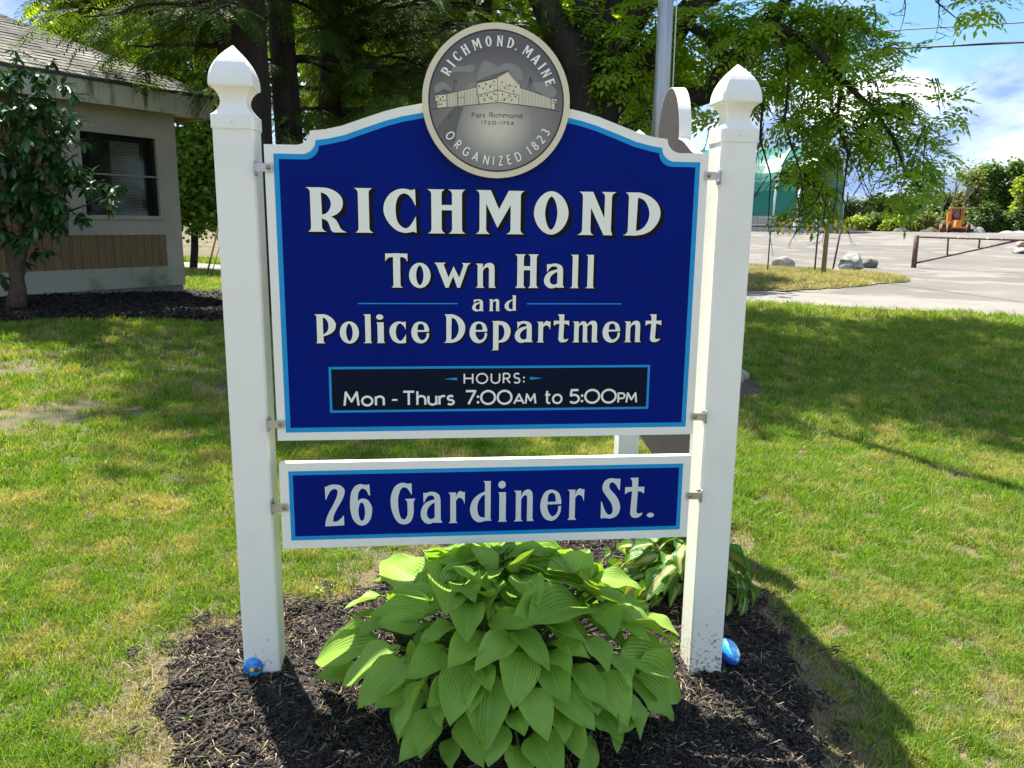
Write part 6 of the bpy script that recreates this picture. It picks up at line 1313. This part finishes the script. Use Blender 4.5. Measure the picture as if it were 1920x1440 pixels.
def archp(k, n=22):
    a = math.pi*k/n; x = HW*(1-math.cos(a)); z = zc+(HT-zc)*math.sin(a)**.80; return x, z
BAY = 2.8
for b in range(8):
    mb = MB(); n = 22
    for k in range(n):
        (o0, z0_), (o1, z1_) = archp(k), archp(k+1)
        for j in range(4):
            s0, s1 = b*BAY+BAY*j/4, b*BAY+BAY*(j+1)/4; sg = lambda s: -.16*math.sin(math.pi*((s-b*BAY)/BAY)); mb.add([SH(s0, o0-sg(s0)*0+ (.0), z0_+sg(s0)), SH(s1, o0, z0_+sg(s1)), SH(s1, o1, z1_+sg(s1)), SH(s0, o1, z0_*0+z1_+sg(s0))], [(0, 1, 2, 3)], 0, True)
    mb.build('roof_panel', M_TARP, shed)
for b in range(9): MB().tube([SH(b*BAY, *archp(k, 30)) for k in range(31)], .10, 6).build('rib', mat('pale rib', (.60, .66, .62), .5), shed)
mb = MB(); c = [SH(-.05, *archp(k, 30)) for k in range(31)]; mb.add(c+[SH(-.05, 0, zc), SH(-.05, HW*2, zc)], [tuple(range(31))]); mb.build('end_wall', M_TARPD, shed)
def sbox(name, m, s0, s1, o0, o1, z0_, z1_, parent=None, bevel=0): return MB().hexa([SH(s0, o0, z0_), SH(s1, o0, z0_), SH(s1, o0, z1_), SH(s0, o0, z1_)], [SH(s0, o1, z0_), SH(s1, o1, z0_), SH(s1, o1, z1_), SH(s0, o1, z1_)]).build(name, m, parent or shed, bevel=bevel)
for k in range(11):
    for r_ in range(2): sbox('concrete_block', M_CONC, k*2.08-.2+.015, k*2.08+1.88, -.35, .35, -.3 if r_ == 0 else zc*.5+.01, zc*.5 if r_ == 0 else zc-.03, bevel=.02)
for k in range(6):
    for r_ in range(2): sbox('concrete_block', M_CONC, -.2, .25, .37+k*2.1, .35+(k+1)*2.1, -.3 if r_ == 0 else zc*.5+.01, zc*.5 if r_ == 0 else zc-.03, bevel=.02)
sbox('sill_beam', mat('pale sill', (.35, .42, .38), .7), -.2, BAY*8, -.05, .12, zc-.028, zc+.12)
def on_lot(px, py, Y): p = at_y(px, py, Y); p.z = H(p.x, p.y)+.02; return p
for k, (x, w, l_) in enumerate([(1467.5, 1, 'leftmost yellow bollard in front of the green shed'), (1481, 1, 'yellow bollard left of the white vent pipe'), (1514, 1, 'yellow bollard right of the white vent pipe'), (1521.5, .8, 'thinner yellow bollard beside the fence end'), (1565, .8, 'yellow bollard on the shed end wall side'), (1583, .7, 'rightmost yellow bollard past the shed corner')]):
    p = on_lot(x, 437, 62.5+(1.5 if k > 3 else 0)); tag(MB().lathe([(.10*w, 0), (.10*w, .98), (.085*w, 1.04), (.04*w, 1.07)], c=p, n=12).build('bollard', M_YEL), l_, 'bollard', 'yellow bollards at the shed')
p = on_lot(1493, 436, 63); vp_ = empty('vent_pipe', p, 'white vent mast with a flat T-shaped top in front of the shed', 'mast'); hh = at_y(1495, 354, 63).z-p.z
MB().tube([p, p+Vector((0, 0, hh))], .10, 10).build('pipe', M_WHT, vp_); MB().tube([p+Vector((-.30, 0, hh)), p+Vector((.36, 0, hh))], .075, 8).build('cap', M_WHT, vp_)
p = on_lot(1499, 436, 63.2); tag(MB().tube([p, p+Vector((0, 0, 3.1))], .09, 8).build('vent_pipe', mat('grey pipe', (.35, .42, .45), .5)), 'grey pipe standing right of the white vent mast', 'mast')
p = on_lot(1491, 436, 62.6); cb_ = empty('meter_cabinet', p, 'small white meter cabinet on legs between the bollards', 'cabinet'); MB().box(p+Vector((0, 0, .75)), (.34, .25, .8)).build('box', M_WHT, cb_, bevel=.02)
for s in (-.12, .12): MB().box(p+Vector((s, 0, .17)), (.05, .05, .34)).build('leg', M_GALV, cb_)
p = on_lot(1505, 436, 62.9); tag(MB().box(p+Vector((0, 0, .6)), (.12, .12, 1.2)).build('blue_post', mat('blue post', (.03, .06, .35), .5), bevel=.02), 'short blue post in front of the shed wall', 'post')
# tall white and blue banner board standing in front of the shed
p = on_lot(1539, 437, 58); bn = empty('display_board', p, 'tall white board with blue panels in front of the shed end', 'board'); q = lambda x, y, o=0: Vector((at_y(x, y, 58).x, 58+o, at_y(x, y, 58).z))
def qbox(name, m, x0, x1, y0, y1, o0, o1): return MB().hexa([q(x0, y1, o0), q(x1, y1, o0), q(x1, y0, o0), q(x0, y0, o0)], [q(x0, y1, o1), q(x1, y1, o1), q(x1, y0, o1), q(x0, y0, o1)]).build(name, m, bn)
qbox('board', mat('pale board', (.48, .48, .50), .6), 1531, 1549, 364, 432, 0, .12)
MBL = mat('faded blue panel', (.10, .11, .30), .6)
for y0, y1 in ((391, 397), (401, 410), (418, 427)): qbox('blue_panel', MBL, 1534, 1547, y0, y1, -.02, -.002)
qbox('dark_mark', M_INK, 1534, 1546, 379, 383, -.02, -.002); qbox('yellow_base', M_YEL, 1540, 1546, 427, 433, -.022, -.0021); qbox('leg', M_WHT, 1531, 1533, 431, 438, 0, .1); qbox('leg', M_WHT, 1547, 1549, 431, 438, 0, .1)

# ------------------------------------------------------------ road grader with its driver
M_ORG = mat('orange machine paint', (.72, .24, .015), .45, (.55, .18, .012), 2, 5, .05, 10); M_TYRE = mat('tyre rubber', (.03, .03, .032), .85); M_RUSTD = mat('dark rusted steel', (.10, .03, .02), .8)
GB = at_y(1796, 437, 96); GB.z = H(GB.x, GB.y)+.02; GRZ = Vector((.35, .94, 0)).normalized()      # it faces the camera, turned a little to the left
gx = Vector((GRZ.y, -GRZ.x, 0)); grd = empty('road_grader', GB, 'orange road grader with an open cab working at the far side of the lot', 'grader')
def GG(a, b, z): return GB+gx*a+GRZ*b+Vector((0, 0, z))      # a to the right, b backwards, z up
def gbox(name, m, a0, a1, b0, b1, z0_, z1_, parent=grd, bevel=.02, t=0): return MB().hexa([GG(a0, b0, z0_), GG(a1, b0, z0_), GG(a1-t, b0, z1_), GG(a0+t, b0, z1_)], [GG(a0, b1, z0_), GG(a1, b1, z0_), GG(a1-t, b1, z1_), GG(a0+t, b1, z1_)]).build(name, m, parent, bevel=bevel)
def wheel(a, b, r, w):
    m = Matrix((GRZ, Vector((0, 0, 1)), gx)).transposed(); wl = MB().lathe([(r*.62, -w/2), (r*.93, -w/2), (r, -w*.36), (r, w*.36), (r*.93, w/2), (r*.62, w/2)], c=GG(a, b, r), n=22, m=m).build('wheel', M_TYRE, grd)
    MB().lathe([(.12, -w*.56), (r*.60, -w*.50), (r*.60, w*.50), (.12, w*.56)], c=GG(a, b, r), n=18, m=m).build('rim', M_ORG, wl)
for a in (-1.02, 1.02): wheel(a, 0, .60, .34)
for a in (-1.05, 1.05):
    for b in (4.4, 5.7): wheel(a, b, .64, .40)
gbox('front_axle', M_ORG, -.9, .9, -.12, .12, .50, .72); gbox('frame', M_ORG, -.20, .20, -.3, 4.2, .95, 1.25); gbox('nose', M_ORG, -.42, .30, -.35, 1.6, .55, 1.45, t=.10)
gbox('hood', M_ORG, -.45, .45, 4.2, 6.6, .8, 1.75); gbox('side_tank', M_ORG, -1.0, -.62, 2.2, 3.0, 1.35, 2.35); gbox('floor', M_ORG, -.65, .85, 2.6, 4.2, .95, 1.10)
for a, b in ((-.58, 2.7), (.80, 2.7), (-.58, 4.1), (.80, 4.1)): gbox('cab_pillar', M_ORG, a-.05, a+.05, b-.05, b+.05, 1.10, 2.86)
gbox('cab_roof', M_ORG, -.72, .94, 2.55, 4.25, 2.86, 2.98); gbox('rear_screen', M_GLASS, -.52, .74, 4.08, 4.10, 1.5, 2.84, bevel=0); gbox('cab_panel', M_ORG, -.53, .75, 2.66, 2.72, 1.10, 1.42)
gbox('blade', M_RUSTD, -1.75, 1.85, 1.5, 1.62, .04, .50); gbox('blade_carrier', M_RUSTD, -.5, .5, 1.62, 2.3, .35, .62); MB().tube([GG(.1, 2.9, 1.42), GG(.1, 3.15, 1.85)], .03, 6).build('steering_column', M_GUTTER, grd)
MB().tube([GG(.30*math.cos(t)*.7+.1, 3.15+.1*math.sin(t), 1.87+.14*math.sin(t)) for t in np.linspace(0, 6.283, 17)], .018, 5).build('steering_wheel', M_GUTTER, grd); gbox('seat', M_GUTTER, -.18, .34, 3.35, 3.85, 1.25, 1.52)
MB().tube([GG(-.2, 5.2, 1.75), GG(-.2, 5.2, 2.5)], .05, 8).build('exhaust', M_RUSTD, grd)
# the driver: one skinned body, seated, arms on the wheel
def person(origin, ex, ey, J, name, label):
    vs = []; es = []; rad = []; ix = {}
    for k, (p, r, par) in J.items():
        ix[k] = len(vs); vs.append(tuple(origin+ex*p[0]+ey*p[1]+Vector((0, 0, p[2])))); rad.append(r)
        if par: es.append((ix[par], ix[k]))
    me = bpy.data.meshes.new(name); me.from_pydata(vs, es, []); o = bpy.data.objects.new(name, me); COL.objects.link(o); md = o.modifiers.new('skin', 'SKIN'); 
    for i, r in enumerate(rad): me.skin_vertices[0].data[i].radius = (r, r)
    me.skin_vertices[0].data[0].use_root = True; md.use_smooth_shade = True; sb = o.modifiers.new('sub', 'SUBSURF'); sb.levels = sb.render_levels = 1; return tag(o, label, 'person')
J = {'pelvis': ((0, 0, 0), .14, None), 'waist': ((0, 0, .18), .13, 'pelvis'), 'chest': ((0, -.02, .38), .16, 'waist'), 'neck': ((0, -.03, .54), .06, 'chest'), 'head': ((0, -.05, .64), .09, 'neck'), 'crown': ((0, -.05, .76), .075, 'head'),
     'shl': ((-.19, -.02, .44), .065, 'chest'), 'ell': ((-.25, -.22, .28), .048, 'shl'), 'hal': ((-.12, -.44, .34), .035, 'ell'), 'shr': ((.19, -.02, .44), .065, 'chest'), 'elr': ((.27, -.22, .28), .048, 'shr'), 'har': ((.16, -.44, .34), .035, 'elr'),
     'hpl': ((-.10, -.05, -.02), .09, 'pelvis'), 'knl': ((-.13, -.46, .02), .075, 'hpl'), 'anl': ((-.13, -.50, -.40), .05, 'knl'), 'ftl': ((-.13, -.66, -.42), .04, 'anl'), 'hpr': ((.10, -.05, -.02), .09, 'pelvis'), 'knr': ((.13, -.46, .02), .075, 'hpr'), 'anr': ((.13, -.50, -.40), .05, 'knr'), 'ftr': ((.13, -.66, -.42), .04, 'anr')}
pm = bpy.data.materials.new('driver clothes and skin'); pm.use_nodes = True
pn_ = pm.node_tree; bs = pn_.nodes['Principled BSDF']; bs.inputs['Roughness'].default_value = .8; tcx = pn_.nodes.new('ShaderNodeNewGeometry'); sxx = pn_.nodes.new('ShaderNodeSeparateXYZ'); pn_.links.new(tcx.outputs['Position'], sxx.inputs[0])
dz0 = GG(.08, 3.55, 1.66).z; mr = pn_.nodes.new('ShaderNodeMapRange'); mr.inputs['From Min'].default_value = dz0-.5; mr.inputs['From Max'].default_value = dz0+.9; pn_.links.new(sxx.outputs[2], mr.inputs['Value']); rp = pn_.nodes.new('ShaderNodeValToRGB'); rp.color_ramp.interpolation = 'CONSTANT'; e = rp.color_ramp.elements
e[0].position = 0; e[0].color = (.07, .07, .09, 1); e[1].position = .42; e[1].color = (.75, .10, .06, 1); k3 = e.new(.76); k3.color = (.50, .30, .22, 1); k4 = e.new(.87); k4.color = (.55, .45, .38, 1); pn_.links.new(mr.outputs[0], rp.inputs[0]); pn_.links.new(rp.outputs[0], bs.inputs['Base Color'])
pe = person(GG(.08, 3.55, 1.66), gx, GRZ, J, 'person', 'driver in a red shirt sitting in the grader cab, hands on the wheel'); pe.data.materials.append(pm)

# heaps at the lot's far edge
def heap(px, wpx, hpx, m, seed, label, Y=104):
    p = at_y(px, 437, Y); p.z = H(p.x, p.y); w = wpx/F_PX*Y; h = hpx/F_PX*Y; bm = bmesh.new(); bmesh.ops.create_grid(bm, x_segments=26, y_segments=14, size=1); r = np.random.default_rng(seed); ph = r.uniform(0, 6, 6)
    for v in bm.verts:
        x, y = v.co.x, v.co.y; q = max(0, 1-(x*x+y*y)); z = q**.8*(1+.25*math.sin(x*7+ph[0])+.18*math.sin(y*9+x*13+ph[1]))+r.normal(0, .04)*q; v.co = Vector((x*w/2, y*w*.3, z*h-.08))
    me = bpy.data.meshes.new('heap'); bm.to_mesh(me); bm.free(); o = link('heap', me, m); o.location = p; tag(o, label, 'heap'); return o
M_GRAV = mat('grey gravel heap', (.34, .32, .30), .95, (.22, .21, .20), 1.5, 8, .8, 8); M_BRWN = mat('brown earth heap', (.17, .11, .07), .95, (.07, .05, .035), 1.2, 8, .8, 6)
heap(1822, 50, 13, M_GRAV, 1, 'grey gravel heap right of the grader'); heap(1745, 44, 8, M_BRWN, 2, 'low brown earth heap left of the grader'); heap(1690, 34, 9, mat('grey brush heap', (.20, .18, .15), .95, (.10, .09, .07), 2, 8, .8, 8), 3, 'low grey brush heap in the middle of the lot edge'); heap(1598, 30, 9, M_BRWN, 4, 'brown earth heap beside the shed'); heap(1900, 60, 5, M_GRAV, 5, 'long low stony bank at the right edge of the lot')
# weeds' grass fringe at the far edge of the lot
